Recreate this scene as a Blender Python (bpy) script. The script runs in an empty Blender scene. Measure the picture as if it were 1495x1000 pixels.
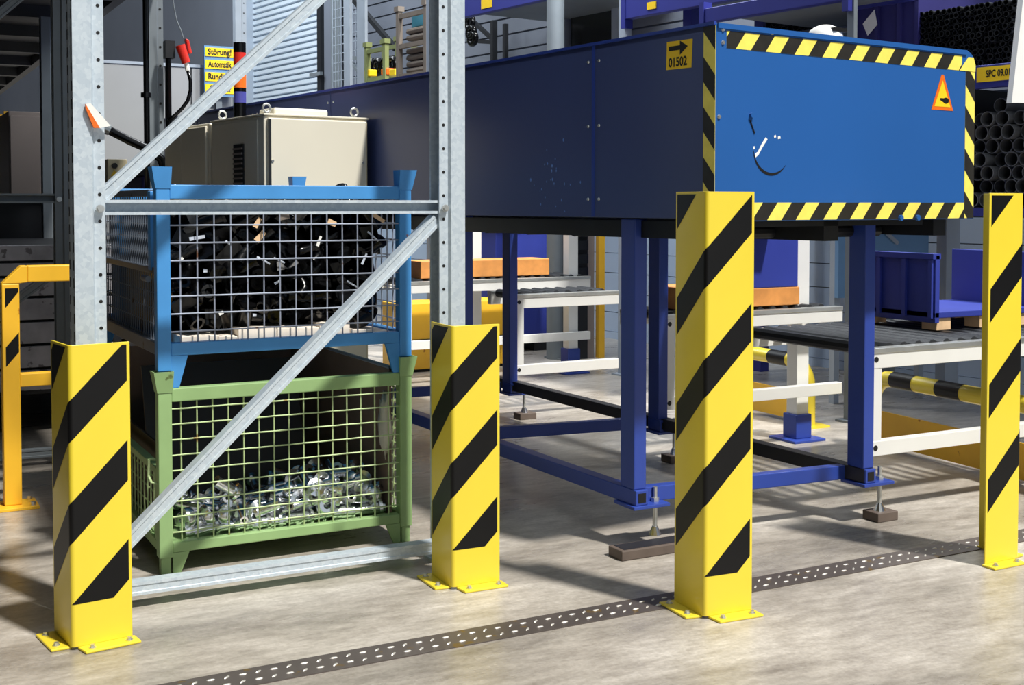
import bpy, bmesh, math, random
from mathutils import Matrix, Vector
random.seed(7)
R = math.radians
C = bpy.context.scene.collection
scene = bpy.context.scene

# ------------------------------------------------------------------ camera
cam_d = bpy.data.cameras.new('camera')
cam = bpy.data.objects.new('camera', cam_d)
C.objects.link(cam)
EYE = Vector((0, 0, 1.167))
YAW, PITCH, FPX = R(28), R(2.0), 1800.0
cam.location = EYE
cam.rotation_euler = (R(90) - PITCH, 0, -YAW)
cam_d.sensor_fit = 'HORIZONTAL'
cam_d.sensor_width = 36
cam_d.lens = FPX / 1495 * 36
cam_d.shift_y = -140 / 1495
cam_d.clip_start = 0.05
cam_d.clip_end = 200
scene.camera = cam

# ------------------------------------------------------------------ light
world = bpy.data.worlds.new('world')
scene.world = world
world.use_nodes = True
bgn = world.node_tree.nodes['Background']
bgn.inputs[0].default_value = (0.80, 0.90, 1.0, 1)
bgn.inputs[1].default_value = 0.58
sd = bpy.data.lights.new('skylight_sun', 'SUN')
sd.energy = 5.2
sd.angle = R(3.5)
sd.color = (1.0, 0.965, 0.90)
sun = bpy.data.objects.new('skylight_sun', sd)
C.objects.link(sun)
SUN_TO = Vector((0.20, -0.50, 0.84))
sun.rotation_euler = SUN_TO.to_track_quat('Z', 'Y').to_euler()
sun.location = (2, -3, 8)


def area(name, loc, target, size, energy, color=(1, 1, 1)):
    d = bpy.data.lights.new(name, 'AREA')
    d.shape = 'RECTANGLE'
    d.size, d.size_y = size
    d.energy = energy
    d.color = color
    o = bpy.data.objects.new(name, d)
    C.objects.link(o)
    o.location = loc
    o.rotation_euler = (Vector(loc) - Vector(target)).to_track_quat('Z', 'Y').to_euler()
    return o


# unseen fill lights added to brighten the roller door and floor behind the conveyors
area('fill_light', (2.6, 13.0, 6.5), (5.2, 15.0, 2.4), (2.5, 5), 480, (0.88, 0.95, 1.0))
area('fill_light', (4.75, 6.2, 4.6), (4.95, 6.0, 0), (0.6, 5.5), 330, (0.93, 0.97, 1.0))

vs = scene.view_settings
vs.view_transform = 'Standard'
vs.look = 'None'
vs.exposure = 0.0
vs.gamma = 1.0
vs.use_curve_mapping = False


# ------------------------------------------------------------------ materials
def lin(c):
    out = []
    for v in c:
        v /= 255
        out.append(v / 12.92 if v <= 0.04045 else ((v + 0.055) / 1.055) ** 2.4)
    return tuple(out) + (1,)


MATS = {}


def mat(name, c, rough=0.5, metal=0.0, var=0.08, scale=6, wear=None, wear_amt=0.62, bump=0.0, spec=0.5, coat=0.0, emis=None):
    m = bpy.data.materials.new(name)
    m.use_nodes = True
    nt = m.node_tree
    b = nt.nodes['Principled BSDF']
    b.inputs['Roughness'].default_value = rough
    b.inputs['Metallic'].default_value = metal
    b.inputs['Specular IOR Level'].default_value = spec
    if coat:
        b.inputs['Coat Weight'].default_value = coat
        b.inputs['Coat Roughness'].default_value = 0.12
    tc = nt.nodes.new('ShaderNodeTexCoord')
    nz = nt.nodes.new('ShaderNodeTexNoise')
    nz.inputs['Scale'].default_value = scale
    nz.inputs['Detail'].default_value = 5
    nt.links.new(tc.outputs['Object'], nz.inputs['Vector'])
    rp = nt.nodes.new('ShaderNodeValToRGB')
    base = lin(c)
    rp.color_ramp.elements[0].position = 0.3
    rp.color_ramp.elements[1].position = 0.7
    rp.color_ramp.elements[0].color = tuple(v * (1 - var) for v in base[:3]) + (1,)
    rp.color_ramp.elements[1].color = tuple(min(1, v * (1 + var)) for v in base[:3]) + (1,)
    nt.links.new(nz.outputs['Fac'], rp.inputs['Fac'])
    col = rp.outputs['Color']
    if wear is not None:
        n2 = nt.nodes.new('ShaderNodeTexNoise')
        n2.inputs['Scale'].default_value = scale * 2.3
        n2.inputs['Detail'].default_value = 8
        nt.links.new(tc.outputs['Object'], n2.inputs['Vector'])
        r2 = nt.nodes.new('ShaderNodeValToRGB')
        r2.color_ramp.elements[0].position = wear_amt
        r2.color_ramp.elements[1].position = wear_amt + 0.03
        nt.links.new(n2.outputs['Fac'], r2.inputs['Fac'])
        mx = nt.nodes.new('ShaderNodeMix')
        mx.data_type = 'RGBA'
        nt.links.new(r2.outputs['Color'], mx.inputs['Factor'])
        nt.links.new(col, mx.inputs[6])
        mx.inputs[7].default_value = lin(wear)
        col = mx.outputs[2]
    nt.links.new(col, b.inputs['Base Color'])
    if bump:
        bp = nt.nodes.new('ShaderNodeBump')
        bp.inputs['Strength'].default_value = bump
        bp.inputs['Distance'].default_value = 0.01
        nt.links.new(nz.outputs['Fac'], bp.inputs['Height'])
        nt.links.new(bp.outputs['Normal'], b.inputs['Normal'])
    if emis:
        b.inputs['Emission Color'].default_value = lin(c)
        b.inputs['Emission Strength'].default_value = emis
    MATS[name] = m
    return m


def galv():
    m = mat('galvanised', (206, 214, 220), 0.45, 0.30, 0.04, 20)
    nt = m.node_tree
    b = nt.nodes['Principled BSDF']
    vo = nt.nodes.new('ShaderNodeTexVoronoi')
    vo.inputs['Scale'].default_value = 90
    tc = nt.nodes.new('ShaderNodeTexCoord')
    nt.links.new(tc.outputs['Object'], vo.inputs['Vector'])
    rp = nt.nodes.new('ShaderNodeValToRGB')
    rp.color_ramp.elements[0].color = lin((190, 203, 214))
    rp.color_ramp.elements[1].color = lin((208, 219, 227))
    sp = nt.nodes.new('ShaderNodeSeparateColor')
    nt.links.new(vo.outputs['Color'], sp.inputs[0])
    nt.links.new(sp.outputs[0], rp.inputs['Fac'])
    nt.links.new(rp.outputs['Color'], b.inputs['Base Color'])
    return m


def concrete():
    m = bpy.data.materials.new('concrete')
    m.use_nodes = True
    nt = m.node_tree
    b = nt.nodes['Principled BSDF']
    tc = nt.nodes.new('ShaderNodeTexCoord')
    mp = nt.nodes.new('ShaderNodeMapping')
    mp.inputs['Scale'].default_value = (0.55, 1.6, 1)
    mp.inputs['Rotation'].default_value = (0, 0, R(20))
    nt.links.new(tc.outputs['Object'], mp.inputs['Vector'])

    def noise(s, d, rough=0.6, vec=None):
        n = nt.nodes.new('ShaderNodeTexNoise')
        n.inputs['Scale'].default_value = s
        n.inputs['Detail'].default_value = d
        n.inputs['Roughness'].default_value = rough
        nt.links.new(vec if vec else tc.outputs['Object'], n.inputs['Vector'])
        return n

    def ramp(fac, stops):
        r = nt.nodes.new('ShaderNodeValToRGB')
        e = r.color_ramp.elements
        e[0].position, e[0].color = stops[0]
        e[1].position, e[1].color = stops[-1]
        for p, c in stops[1:-1]:
            k = e.new(p)
            k.color = c
        nt.links.new(fac, r.inputs['Fac'])
        return r

    def mixc(mode, f, a, c):
        mx = nt.nodes.new('ShaderNodeMix')
        mx.data_type = 'RGBA'
        mx.blend_type = mode
        if isinstance(f, float):
            mx.inputs['Factor'].default_value = f
        else:
            nt.links.new(f, mx.inputs['Factor'])
        nt.links.new(a, mx.inputs[6])
        if isinstance(c, tuple):
            mx.inputs[7].default_value = c
        else:
            nt.links.new(c, mx.inputs[7])
        return mx.outputs[2]

    n1 = noise(1.6, 8, 0.62, mp.outputs['Vector'])
    r1 = ramp(n1.outputs['Fac'], [(0.28, lin((140, 134, 126))), (0.5, lin((184, 177, 167))), (0.72, lin((218, 212, 203)))])
    n2 = noise(14, 8, 0.7, mp.outputs['Vector'])
    r2 = ramp(n2.outputs['Fac'], [(0.25, (0.50, 0.48, 0.46, 1)), (0.62, (1, 1, 1, 1))])
    c = mixc('MULTIPLY', 0.95, r1.outputs['Color'], r2.outputs['Color'])
    n3 = noise(70, 4, 0.6)
    r3 = ramp(n3.outputs['Fac'], [(0.3, (0.72, 0.70, 0.68, 1)), (0.65, (1.05, 1.05, 1.05, 1))])
    c = mixc('MULTIPLY', 0.6, c, r3.outputs['Color'])
    n4 = noise(3.2, 9, 0.75)
    r4 = ramp(n4.outputs['Fac'], [(0.62, (0, 0, 0, 1)), (0.72, (0.6, 0.6, 0.6, 1))])
    c = mixc('MIX', r4.outputs['Color'], c, lin((120, 108, 96)))
    nt.links.new(c, b.inputs['Base Color'])
    rr = ramp(n1.outputs['Fac'], [(0.3, (0.22, 0.22, 0.22, 1)), (0.7, (0.40, 0.40, 0.40, 1))])
    nt.links.new(rr.outputs['Color'], b.inputs['Roughness'])
    bp = nt.nodes.new('ShaderNodeBump')
    bp.inputs['Strength'].default_value = 0.12
    bp.inputs['Distance'].default_value = 0.01
    nt.links.new(n2.outputs['Fac'], bp.inputs['Height'])
    nt.links.new(bp.outputs['Normal'], b.inputs['Normal'])
    return m


def scratched(name, c, seed_scale):
    """blue sheet-metal paint with a few pale scuffs"""
    m = mat(name, c, 0.34, 0.0, 0.05, 1.2, wear=(120, 170, 220), wear_amt=0.735, spec=0.45)
    return m


GALV = galv()
CONC = concrete()
YEL = mat('safety_yellow', (236, 212, 58), 0.34, 0, 0.03, 4, spec=0.5, coat=0.25)
BLK = mat('stripe_black', (12, 12, 13), 0.42, 0, 0.15, 8, spec=0.3)
ORY = mat('barrier_yellow', (246, 190, 48), 0.42, 0, 0.06, 5, wear=(180, 110, 30), wear_amt=0.70)
SBLUE = mat('stillage_blue', (70, 146, 212), 0.5, 0, 0.10, 5, wear=(120, 70, 45), wear_amt=0.70)
SGREEN = mat('stillage_green', (144, 176, 118), 0.55, 0, 0.10, 6, wear=(96, 112, 62), wear_amt=0.69)
WIREB = mat('wire_blue_grey', (150, 158, 175), 0.5, 0.2, 0.15, 9, wear=(110, 75, 55), wear_amt=0.66)
WIREG = mat('wire_green', (176, 196, 142), 0.5, 0.1, 0.1, 9, wear=(140, 120, 60), wear_amt=0.68)
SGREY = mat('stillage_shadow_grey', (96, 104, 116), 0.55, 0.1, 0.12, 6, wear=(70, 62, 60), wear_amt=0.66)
TBLUE = scratched('enclosure_blue', (38, 92, 162), 1)
SIDEB = scratched('enclosure_blue_shaded', (68, 80, 126), 2)  # same enclosure paint, with the shade on the side put into the colour
LEGB = mat('frame_blue', (46, 70, 156), 0.38, 0, 0.06, 4, wear=(120, 150, 210), wear_amt=0.76)
BLACKP = mat('black_plastic', (5, 5, 6), 0.2, 0, 0.2, 12, spec=0.4)
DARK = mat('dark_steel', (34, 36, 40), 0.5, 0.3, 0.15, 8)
RAILB = mat('dark_rail', (44, 44, 50), 0.5, 0.2, 0.12, 8)
TYEL = mat('tape_yellow', (246, 230, 104), 0.4, 0, 0.06, 30)
TBLK = mat('tape_black', (38, 36, 32), 0.45, 0, 0.2, 30)
ALU = mat('white_aluminium', (236, 236, 232), 0.38, 0.15, 0.03, 5)
CREAM = mat('cabinet_cream', (226, 220, 202), 0.42, 0, 0.03, 2)
GREYC = mat('cabinet_grey', (150, 152, 154), 0.5, 0, 0.05, 2)
TAUPE = mat('cabinet_taupe', (140, 128, 122), 0.5, 0, 0.05, 2)
WOOD = mat('pale_wood', (226, 190, 148), 0.7, 0, 0.16, 14, bump=0.2)
WOODO = mat('orange_wood', (208, 140, 72), 0.6, 0, 0.16, 12, bump=0.2)
BOARD = mat('pale_board', (252, 238, 222), 0.7, 0, 0.06, 16, bump=0.2)
PLANK = mat('weathered_plank', (168, 166, 172), 0.75, 0, 0.28, 7, wear=(110, 106, 110), wear_amt=0.6, bump=0.4)
CARD = mat('brown_cardboard', (138, 116, 102), 0.8, 0, 0.10, 8)
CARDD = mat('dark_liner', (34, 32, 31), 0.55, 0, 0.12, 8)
STEEL = mat('bright_steel', (236, 238, 242), 0.22, 1.0, 0.06, 10)
ZINC = mat('zinc', (206, 208, 205), 0.32, 0.8, 0.08, 14)
PADB = mat('pad_brown', (96, 84, 76), 0.6, 0, 0.15, 14)
STRIP = mat('strip_steel', (104, 96, 92), 0.45, 0.5, 0.14, 8, wear=(122, 100, 62), wear_amt=0.62)
STUD = mat('stud_polished', (216, 213, 206), 0.4, 0.5, 0.05, 20)
DOORW = mat('door_white', (200, 212, 224), 0.5, 0, 0.03, 2)
WALLM = mat('wall_panel', (108, 114, 126), 0.6, 0, 0.05, 2)
DECKM = mat('deck_dark', (58, 60, 64), 0.7, 0.1, 0.12, 3)
GPOST = mat('grey_post', (122, 130, 136), 0.5, 0.3, 0.08, 6)
LPOST = mat('light_grey_post', (160, 170, 182), 0.5, 0.2, 0.06, 6)
BEAMB = mat('rack_beam_blue', (44, 50, 132), 0.45, 0, 0.06, 3)
BOXB = mat('container_blue', (44, 58, 148), 0.5, 0, 0.08, 4, wear=(90, 110, 180), wear_amt=0.74)
PURP = mat('container_purple', (50, 48, 112), 0.5, 0, 0.08, 4)
SIGNY = mat('sign_yellow', (250, 206, 30), 0.45, 0, 0.06, 10)
RED = mat('signal_red', (206, 44, 32), 0.35, 0, 0.05, 6)
ORG = mat('signal_orange', (232, 110, 30), 0.35, 0, 0.05, 6)
BLUL = mat('signal_blue', (70, 72, 150), 0.35, 0, 0.05, 6)
PAPER = mat('paper_white', (238, 238, 234), 0.7, 0, 0.03, 6)
INK = mat('ink', (16, 15, 14), 0.5, 0, 0.0, 6)
TEAL = mat('teal_crate', (60, 130, 150), 0.6, 0, 0.08, 6)
OLIVE = mat('olive_steel', (126, 134, 84), 0.6, 0, 0.1, 6)
BROWN = mat('grey_brown_sack', (120, 110, 100), 0.8, 0, 0.15, 8)
SHEETB = mat('steel_blue_sheet', (110, 150, 190), 0.4, 0.2, 0.05, 3)
GLASSD = mat('dark_glass', (20, 22, 24), 0.15, 0, 0.1, 3)
TUBEG = mat('grey_black_tube', (92, 93, 95), 0.32, 0, 0.35, 10)
TUBEM = mat('black_tube', (26, 27, 29), 0.28, 0, 0.15, 10)
BEIGE = mat('beige_box', (206, 194, 160), 0.5, 0, 0.04, 6)
BAG = mat('white_bag', (236, 228, 214), 0.6, 0, 0.06, 10, bump=0.4)

# ------------------------------------------------------------------ builders
WM = {}


class MB:
    def __init__(self, M=None):
        self.v, self.f = [], []
        self.M = M or Matrix.Identity(4)

    def add(self, vs, fs):
        n = len(self.v)
        self.v += [self.M @ Vector(p) for p in vs]
        self.f += [tuple(i + n for i in f) for f in fs]
        return self

    def box(self, x0, x1, y0, y1, z0, z1):
        vs = [(x, y, z) for z in (z0, z1) for y in (y0, y1) for x in (x0, x1)]
        return self.add(vs, [(0, 2, 3, 1), (4, 5, 7, 6), (0, 1, 5, 4), (2, 6, 7, 3), (0, 4, 6, 2), (1, 3, 7, 5)])

    def hexa(self, b, t):
        """two quads (bottom, top), four points each, counter-clockwise from above"""
        return self.add(list(b) + list(t), [(3, 2, 1, 0), (4, 5, 6, 7)] + [(i, (i + 1) % 4, 4 + (i + 1) % 4, 4 + i) for i in range(4)])

    def bar(self, a, b, w, h, up=(0, 0, 1)):
        a, b = Vector(a), Vector(b)
        d = (b - a).normalized()
        s = d.cross(Vector(up)).normalized()
        u = s.cross(d).normalized()
        q = lambda p: [p + s * (w / 2 * i) + u * (h / 2 * j) for i, j in ((-1, -1), (1, -1), (1, 1), (-1, 1))]
        return self.add(q(a) + q(b), [(3, 2, 1, 0), (4, 5, 6, 7)] + [(i, (i + 1) % 4, 4 + (i + 1) % 4, 4 + i) for i in range(4)])

    def tube(self, a, b, r, n=10, r2=None, caps=True):
        a, b = Vector(a), Vector(b)
        r2 = r if r2 is None else r2
        d = (b - a).normalized()
        s = d.orthogonal().normalized()
        u = d.cross(s)
        ring = lambda p, q: [p + (s * math.cos(k * 2 * math.pi / n) + u * math.sin(k * 2 * math.pi / n)) * q for k in range(n)]
        fs = [(k, (k + 1) % n, n + (k + 1) % n, n + k) for k in range(n)]
        if caps:
            fs += [tuple(range(n - 1, -1, -1)), tuple(range(n, 2 * n))]
        return self.add(ring(a, r) + ring(b, r2), fs)

    def pipe(self, a, b, r, ri, n=14):
        """hollow tube with an annular end"""
        a, b = Vector(a), Vector(b)
        d = (b - a).normalized()
        s = d.orthogonal().normalized()
        u = d.cross(s)
        ring = lambda p, q: [p + (s * math.cos(k * 2 * math.pi / n) + u * math.sin(k * 2 * math.pi / n)) * q for k in range(n)]
        vs = ring(a, r) + ring(b, r) + ring(b, ri) + ring(a, ri)
        fs = []
        for L in range(4):
            M_ = (L + 1) % 4
            fs += [(L * n + k, L * n + (k + 1) % n, M_ * n + (k + 1) % n, M_ * n + k) for k in range(n)]
        return self.add(vs, fs)

    def path(self, pts, r, n=8, caps=True):
        pts = [Vector(p) for p in pts]
        vs, fs = [], []
        prev = None
        for i, p in enumerate(pts):
            d = (pts[min(i + 1, len(pts) - 1)] - pts[max(i - 1, 0)]).normalized()
            s = d.orthogonal().normalized() if prev is None else (prev - d * prev.dot(d)).normalized()
            prev = s
            u = d.cross(s)
            vs += [p + (s * math.cos(k * 2 * math.pi / n) + u * math.sin(k * 2 * math.pi / n)) * r for k in range(n)]
        for i in range(len(pts) - 1):
            fs += [(i * n + k, i * n + (k + 1) % n, (i + 1) * n + (k + 1) % n, (i + 1) * n + k) for k in range(n)]
        if caps:
            fs += [tuple(range(n - 1, -1, -1)), tuple(range((len(pts) - 1) * n, len(pts) * n))]
        return self.add(vs, fs)

    def prism(self, poly, f):
        """poly: 2D outline, f(p, k): 3D point for side k in (0, 1)"""
        n = len(poly)
        vs = [f(p, 0) for p in poly] + [f(p, 1) for p in poly]
        return self.add(vs, [tuple(range(n - 1, -1, -1)), tuple(range(n, 2 * n))] + [(k, (k + 1) % n, n + (k + 1) % n, n + k) for k in range(n)])

    def sheet(self, pts, t, f):
        """bent sheet of thickness t along an open 2D path; f(p, k): 3D point at end k"""
        pts = [Vector(p) for p in pts]
        off = []
        for i, p in enumerate(pts):
            d1 = (pts[i] - pts[i - 1]).normalized() if i else (pts[1] - pts[0]).normalized()
            d2 = (pts[i + 1] - pts[i]).normalized() if i < len(pts) - 1 else d1
            n1, n2 = Vector((-d1.y, d1.x)), Vector((-d2.y, d2.x))
            nn = (n1 + n2)
            nn = nn / max(0.3, nn.dot(n1))
            off.append(p + nn * t)
        n = len(pts)
        vs = [f(p, 0) for p in pts] + [f(p, 0) for p in off] + [f(p, 1) for p in pts] + [f(p, 1) for p in off]
        fs = []
        for i in range(n - 1):
            fs += [(i, i + 1, 2 * n + i + 1, 2 * n + i), (n + i + 1, n + i, 3 * n + i, 3 * n + i + 1),
                   (i + 1, i, n + i, n + i + 1), (2 * n + i, 2 * n + i + 1, 3 * n + i + 1, 3 * n + i)]
        fs += [(0, 2 * n, 3 * n, n), (n - 1, 2 * n - 1, 4 * n - 1, 3 * n - 1)]
        return self.add(vs, fs)

    def mesh(self, name):
        me = bpy.data.meshes.new(name)
        me.from_pydata([tuple(p) for p in self.v], [], self.f)
        bm = bmesh.new()
        bm.from_mesh(me)
        bmesh.ops.recalc_face_normals(bm, faces=bm.faces)
        bm.to_mesh(me)
        bm.free()
        return me

    def build(self, name, m, parent=None, bevel=0.0, smooth=False, loc=None, rz=0.0, label=None):
        """vertices are in world space; they end up in the parent's (or the object's own) local space"""
        if parent is not None:
            T = WM[parent]
            L = Matrix.Identity(4)
        else:
            T = Matrix.Translation(Vector(loc or (0, 0, 0))) @ Matrix.Rotation(rz, 4, 'Z')
        inv = T.inverted()
        self.v = [inv @ p for p in self.v]
        me = self.mesh(name)
        if m:
            me.materials.append(m)
        if smooth:
            me.shade_smooth() if smooth is True else me.set_sharp_from_angle(angle=R(smooth))
            if smooth is not True:
                for p in me.polygons:
                    p.use_smooth = True
        o = bpy.data.objects.new(name, me)
        C.objects.link(o)
        if parent is not None:
            o.parent = parent
        else:
            o.matrix_world = T
        WM[o] = T
        if bevel:
            md = o.modifiers.new('bevel', 'BEVEL')
            md.width = bevel
            md.segments = 2
            md.limit_method = 'ANGLE'
            md.angle_limit = R(40)
        if label:
            o['label'] = label
        return o


def tag(o, label=None, cat=None, group=None, kind=None):
    if label:
        o['label'] = label
    if cat:
        o['category'] = cat
    if group:
        o['group'] = group
    if kind:
        o['kind'] = kind
    return o


def thing(name, label, cat, loc=(0, 0, 0), rz=0.0, group=None):
    o = bpy.data.objects.new(name, None)
    o.empty_display_size = 0.1
    C.objects.link(o)
    o.location = loc
    o.rotation_euler = (0, 0, rz)
    WM[o] = Matrix.Translation(Vector(loc)) @ Matrix.Rotation(rz, 4, 'Z')
    return tag(o, label, cat, group)


def share(name, me, parent=None, loc=(0, 0, 0), rot=(0, 0, 0)):
    """a further object that shares mesh data; loc/rot are local to the parent"""
    o = bpy.data.objects.new(name, me)
    C.objects.link(o)
    o.location = loc
    o.rotation_euler = rot
    if parent is not None:
        o.parent = parent
    return o


def text_mesh(txt, size, m, f, parent, name='lettering', width=None, align='CENTER'):
    """flat lettering as mesh; f(x, y): world point on the sign face"""
    cu = bpy.data.curves.new(name, 'FONT')
    cu.body = txt
    cu.size = size
    cu.align_x = align
    cu.align_y = 'CENTER'
    cu.resolution_u = 3
    cu.offset = 0.03 * size
    o = bpy.data.objects.new(name, cu)
    C.objects.link(o)
    dg = bpy.context.evaluated_depsgraph_get()
    me = bpy.data.meshes.new_from_object(o.evaluated_get(dg))
    bpy.data.objects.remove(o)
    xs = [v.co.x for v in me.vertices]
    k = 1.0
    if width and xs:
        k = width / (max(xs) - min(xs))
    inv = WM[parent].inverted()
    for v in me.vertices:
        v.co = inv @ Vector(f(v.co.x * k, v.co.y))
    me.materials.clear()
    me.materials.append(m)
    t = bpy.data.objects.new(name, me)
    C.objects.link(t)
    t.parent = parent
    WM[t] = WM[parent]
    return t


# directions of the line of sight through a point of the 1495 x 1000 picture, used once to
# find real positions on known planes
FWD = Vector((math.sin(YAW) * math.cos(PITCH), math.cos(YAW) * math.cos(PITCH), -math.sin(PITCH)))
RGT = Vector((math.cos(YAW), -math.sin(YAW), 0))
UPV = RGT.cross(FWD)


def ray(x, y):
    return FWD + RGT * ((x - 747.5) / FPX) - UPV * ((y - 360) / FPX)


def on_y(x, y, Y):
    d = ray(x, y)
    return EYE + d * (Y / d.y)


def on_x(x, y, X):
    d = ray(x, y)
    return EYE + d * (X / d.x)


def on_z(x, y, Z=0.0):
    d = ray(x, y)
    return EYE + d * ((Z - EYE.z) / d.z)


A8 = R(8)
N8 = Vector((math.cos(A8), math.sin(A8), 0))
W8 = Vector((-math.sin(A8), math.cos(A8), 0))


def on_d(x, y, D):
    d = ray(x, y)
    return EYE + d * ((D - N8.dot(EYE)) / N8.dot(d))


# ------------------------------------------------------------------ the hall
tag(MB().box(-2.9, 16, -6, 34, -0.2, 0).build('floor', CONC), kind='structure')

# long wall with the roller door: runs along W8 at distance 7 from the origin along N8
MW = Matrix.Rotation(A8, 4, 'Z')           # local x = N8, local y = W8
WALL_D = 7.0
dl, dr = on_d(361, 100, WALL_D), on_d(470, 100, WALL_D)
y_dl, y_dr = W8.dot(dl), W8.dot(dr)        # far and near jamb of the door
wall = MB(MW)
wall.box(WALL_D, WALL_D + 0.3, -8, y_dr, -0.05, 7)
wall.box(WALL_D, WALL_D + 0.3, y_dl, 30, -0.05, 7)
wall.box(WALL_D, WALL_D + 0.3, y_dr, y_dl, 4.6, 7)
wo = wall.build('wall_right', WALLM)
tag(wo, kind='structure')
pm = MB(MW).box(WALL_D - 0.025, WALL_D + 0.02, -8, y_dr - 0.45, 0, 0.105)
proto = None
for k in range(30):
    z = 0.0 + k * 0.155
    q = MB(MW).box(WALL_D - 0.022, WALL_D + 0.02, 4, y_dr - 0.30, z + 0.012, z + 0.15).build('panel', WALLM, wo)
BASEW = mat('wall_panel_lit', (188, 206, 228), 0.3, 0.1, 0.04, 1.5)  # panels added in a paler wall colour to imitate the brightly lit lower wall
bb = MB(MW).box(WALL_D - 0.06, WALL_D - 0.02, 2, y_dr - 0.3, 0, 0.06).build('lit_panels_right', BASEW)
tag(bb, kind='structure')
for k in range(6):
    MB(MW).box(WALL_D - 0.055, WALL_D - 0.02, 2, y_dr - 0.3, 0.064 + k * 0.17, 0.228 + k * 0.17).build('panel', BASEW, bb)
tag(MB(MW).box(2.5, WALL_D + 0.3, 29.7, 30, -0.05, 7).build('wall_back', WALLM), kind='structure')
tag(MB().box(-2.9, -2.6, -6, 34, -0.05, 8).build('shade_wall_left', DECKM), kind='structure')  # unseen dark wall added to cut the light from the left

door = MB(MW).box(WALL_D + 0.10, WALL_D + 0.2, y_dr - 0.05, y_dl + 0.05, 0, 4.6).build('door_1', DOORW)
tag(door, kind='structure')
for k in range(60):
    z = 0.01 + k * 0.076
    sl = MB(MW).hexa([(WALL_D + 0.06, y_dr, z + 0.012), (WALL_D + 0.11, y_dr, z), (WALL_D + 0.11, y_dl, z), (WALL_D + 0.06, y_dl, z + 0.012)],
                     [(WALL_D + 0.06, y_dr, z + 0.056), (WALL_D + 0.11, y_dr, z + 0.072), (WALL_D + 0.11, y_dl, z + 0.072), (WALL_D + 0.06, y_dl, z + 0.056)])
    sl.build('slat', DOORW, door)
for yy in (y_dr, y_dl):
    MB(MW).box(WALL_D - 0.05, WALL_D + 0.12, yy - 0.06, yy + 0.03, 0, 4.7).build('door_frame', DARK if yy == y_dr else LPOST, door)
MB(MW).box(WALL_D - 0.09, WALL_D - 0.05, y_dr - 0.12, y_dr + 0.16, 2.72, 2.76).build('latch', GPOST, door)

# upper shelf deck of the racking on the left: throws the left background into shade
deck = MB().box(-2.6, 1.40, 4.4, 24, 2.46, 2.56).build('ceiling', DECKM)
tag(deck, kind='structure')
for k in range(20):
    y = 4.6 + k * 1.0
    MB().box(-2.6, 1.38, y, y + 0.09, 2.38, 2.46).build('joist', DECKM, deck)
MB().box(1.38, 1.44, 4.4, 24, 2.38, 2.60).build('edge_beam', DECKM, deck)
MB().box(-2.6, 0.15, -6, 4.395, 2.46, 2.56).build('shade_plate', DECKM, deck)  # unseen extension added to block sky light from the upper left

# steel cover strip let into the floor
strip = MB().hexa([(-0.6, 2.895, -0.05), (5.6, 2.895, -0.05), (5.6, 3.005, -0.05), (-0.6, 3.005, -0.05)],
                  [(-0.6, 2.895, 0.003), (5.6, 2.895, 0.003), (5.6, 3.005, 0.003), (-0.6, 3.005, 0.003)]).build('trim_1', STRIP)
tag(strip, kind='structure')
st = []
for ang in (0, 1):
    m_ = MB(Matrix.Rotation(R(38 if ang else -4), 4, 'Z'))
    n = 8
    L, Wd = (0.0105, 0.0036)
    lo = [(math.cos(k * 2 * math.pi / n) * L, math.sin(k * 2 * math.pi / n) * Wd, 0) for k in range(n)]
    hi = [(x * 0.72, y * 0.6, 0.0022) for x, y, z in lo]
    m_.add(lo + hi, [tuple(range(n, 2 * n))] + [(k, (k + 1) % n, n + (k + 1) % n, n + k) for k in range(n)])
    me = m_.mesh('stud')
    me.materials.append(STUD)
    st.append(me)
for row, yy in ((0, 2.926), (1, 2.972)):
    for k in range(112):
        share('stud', st[(k + row) % 2], strip, (0.30 + k * 0.0395 + row * 0.012, yy + random.uniform(-.001, .001), 0.003))


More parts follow.
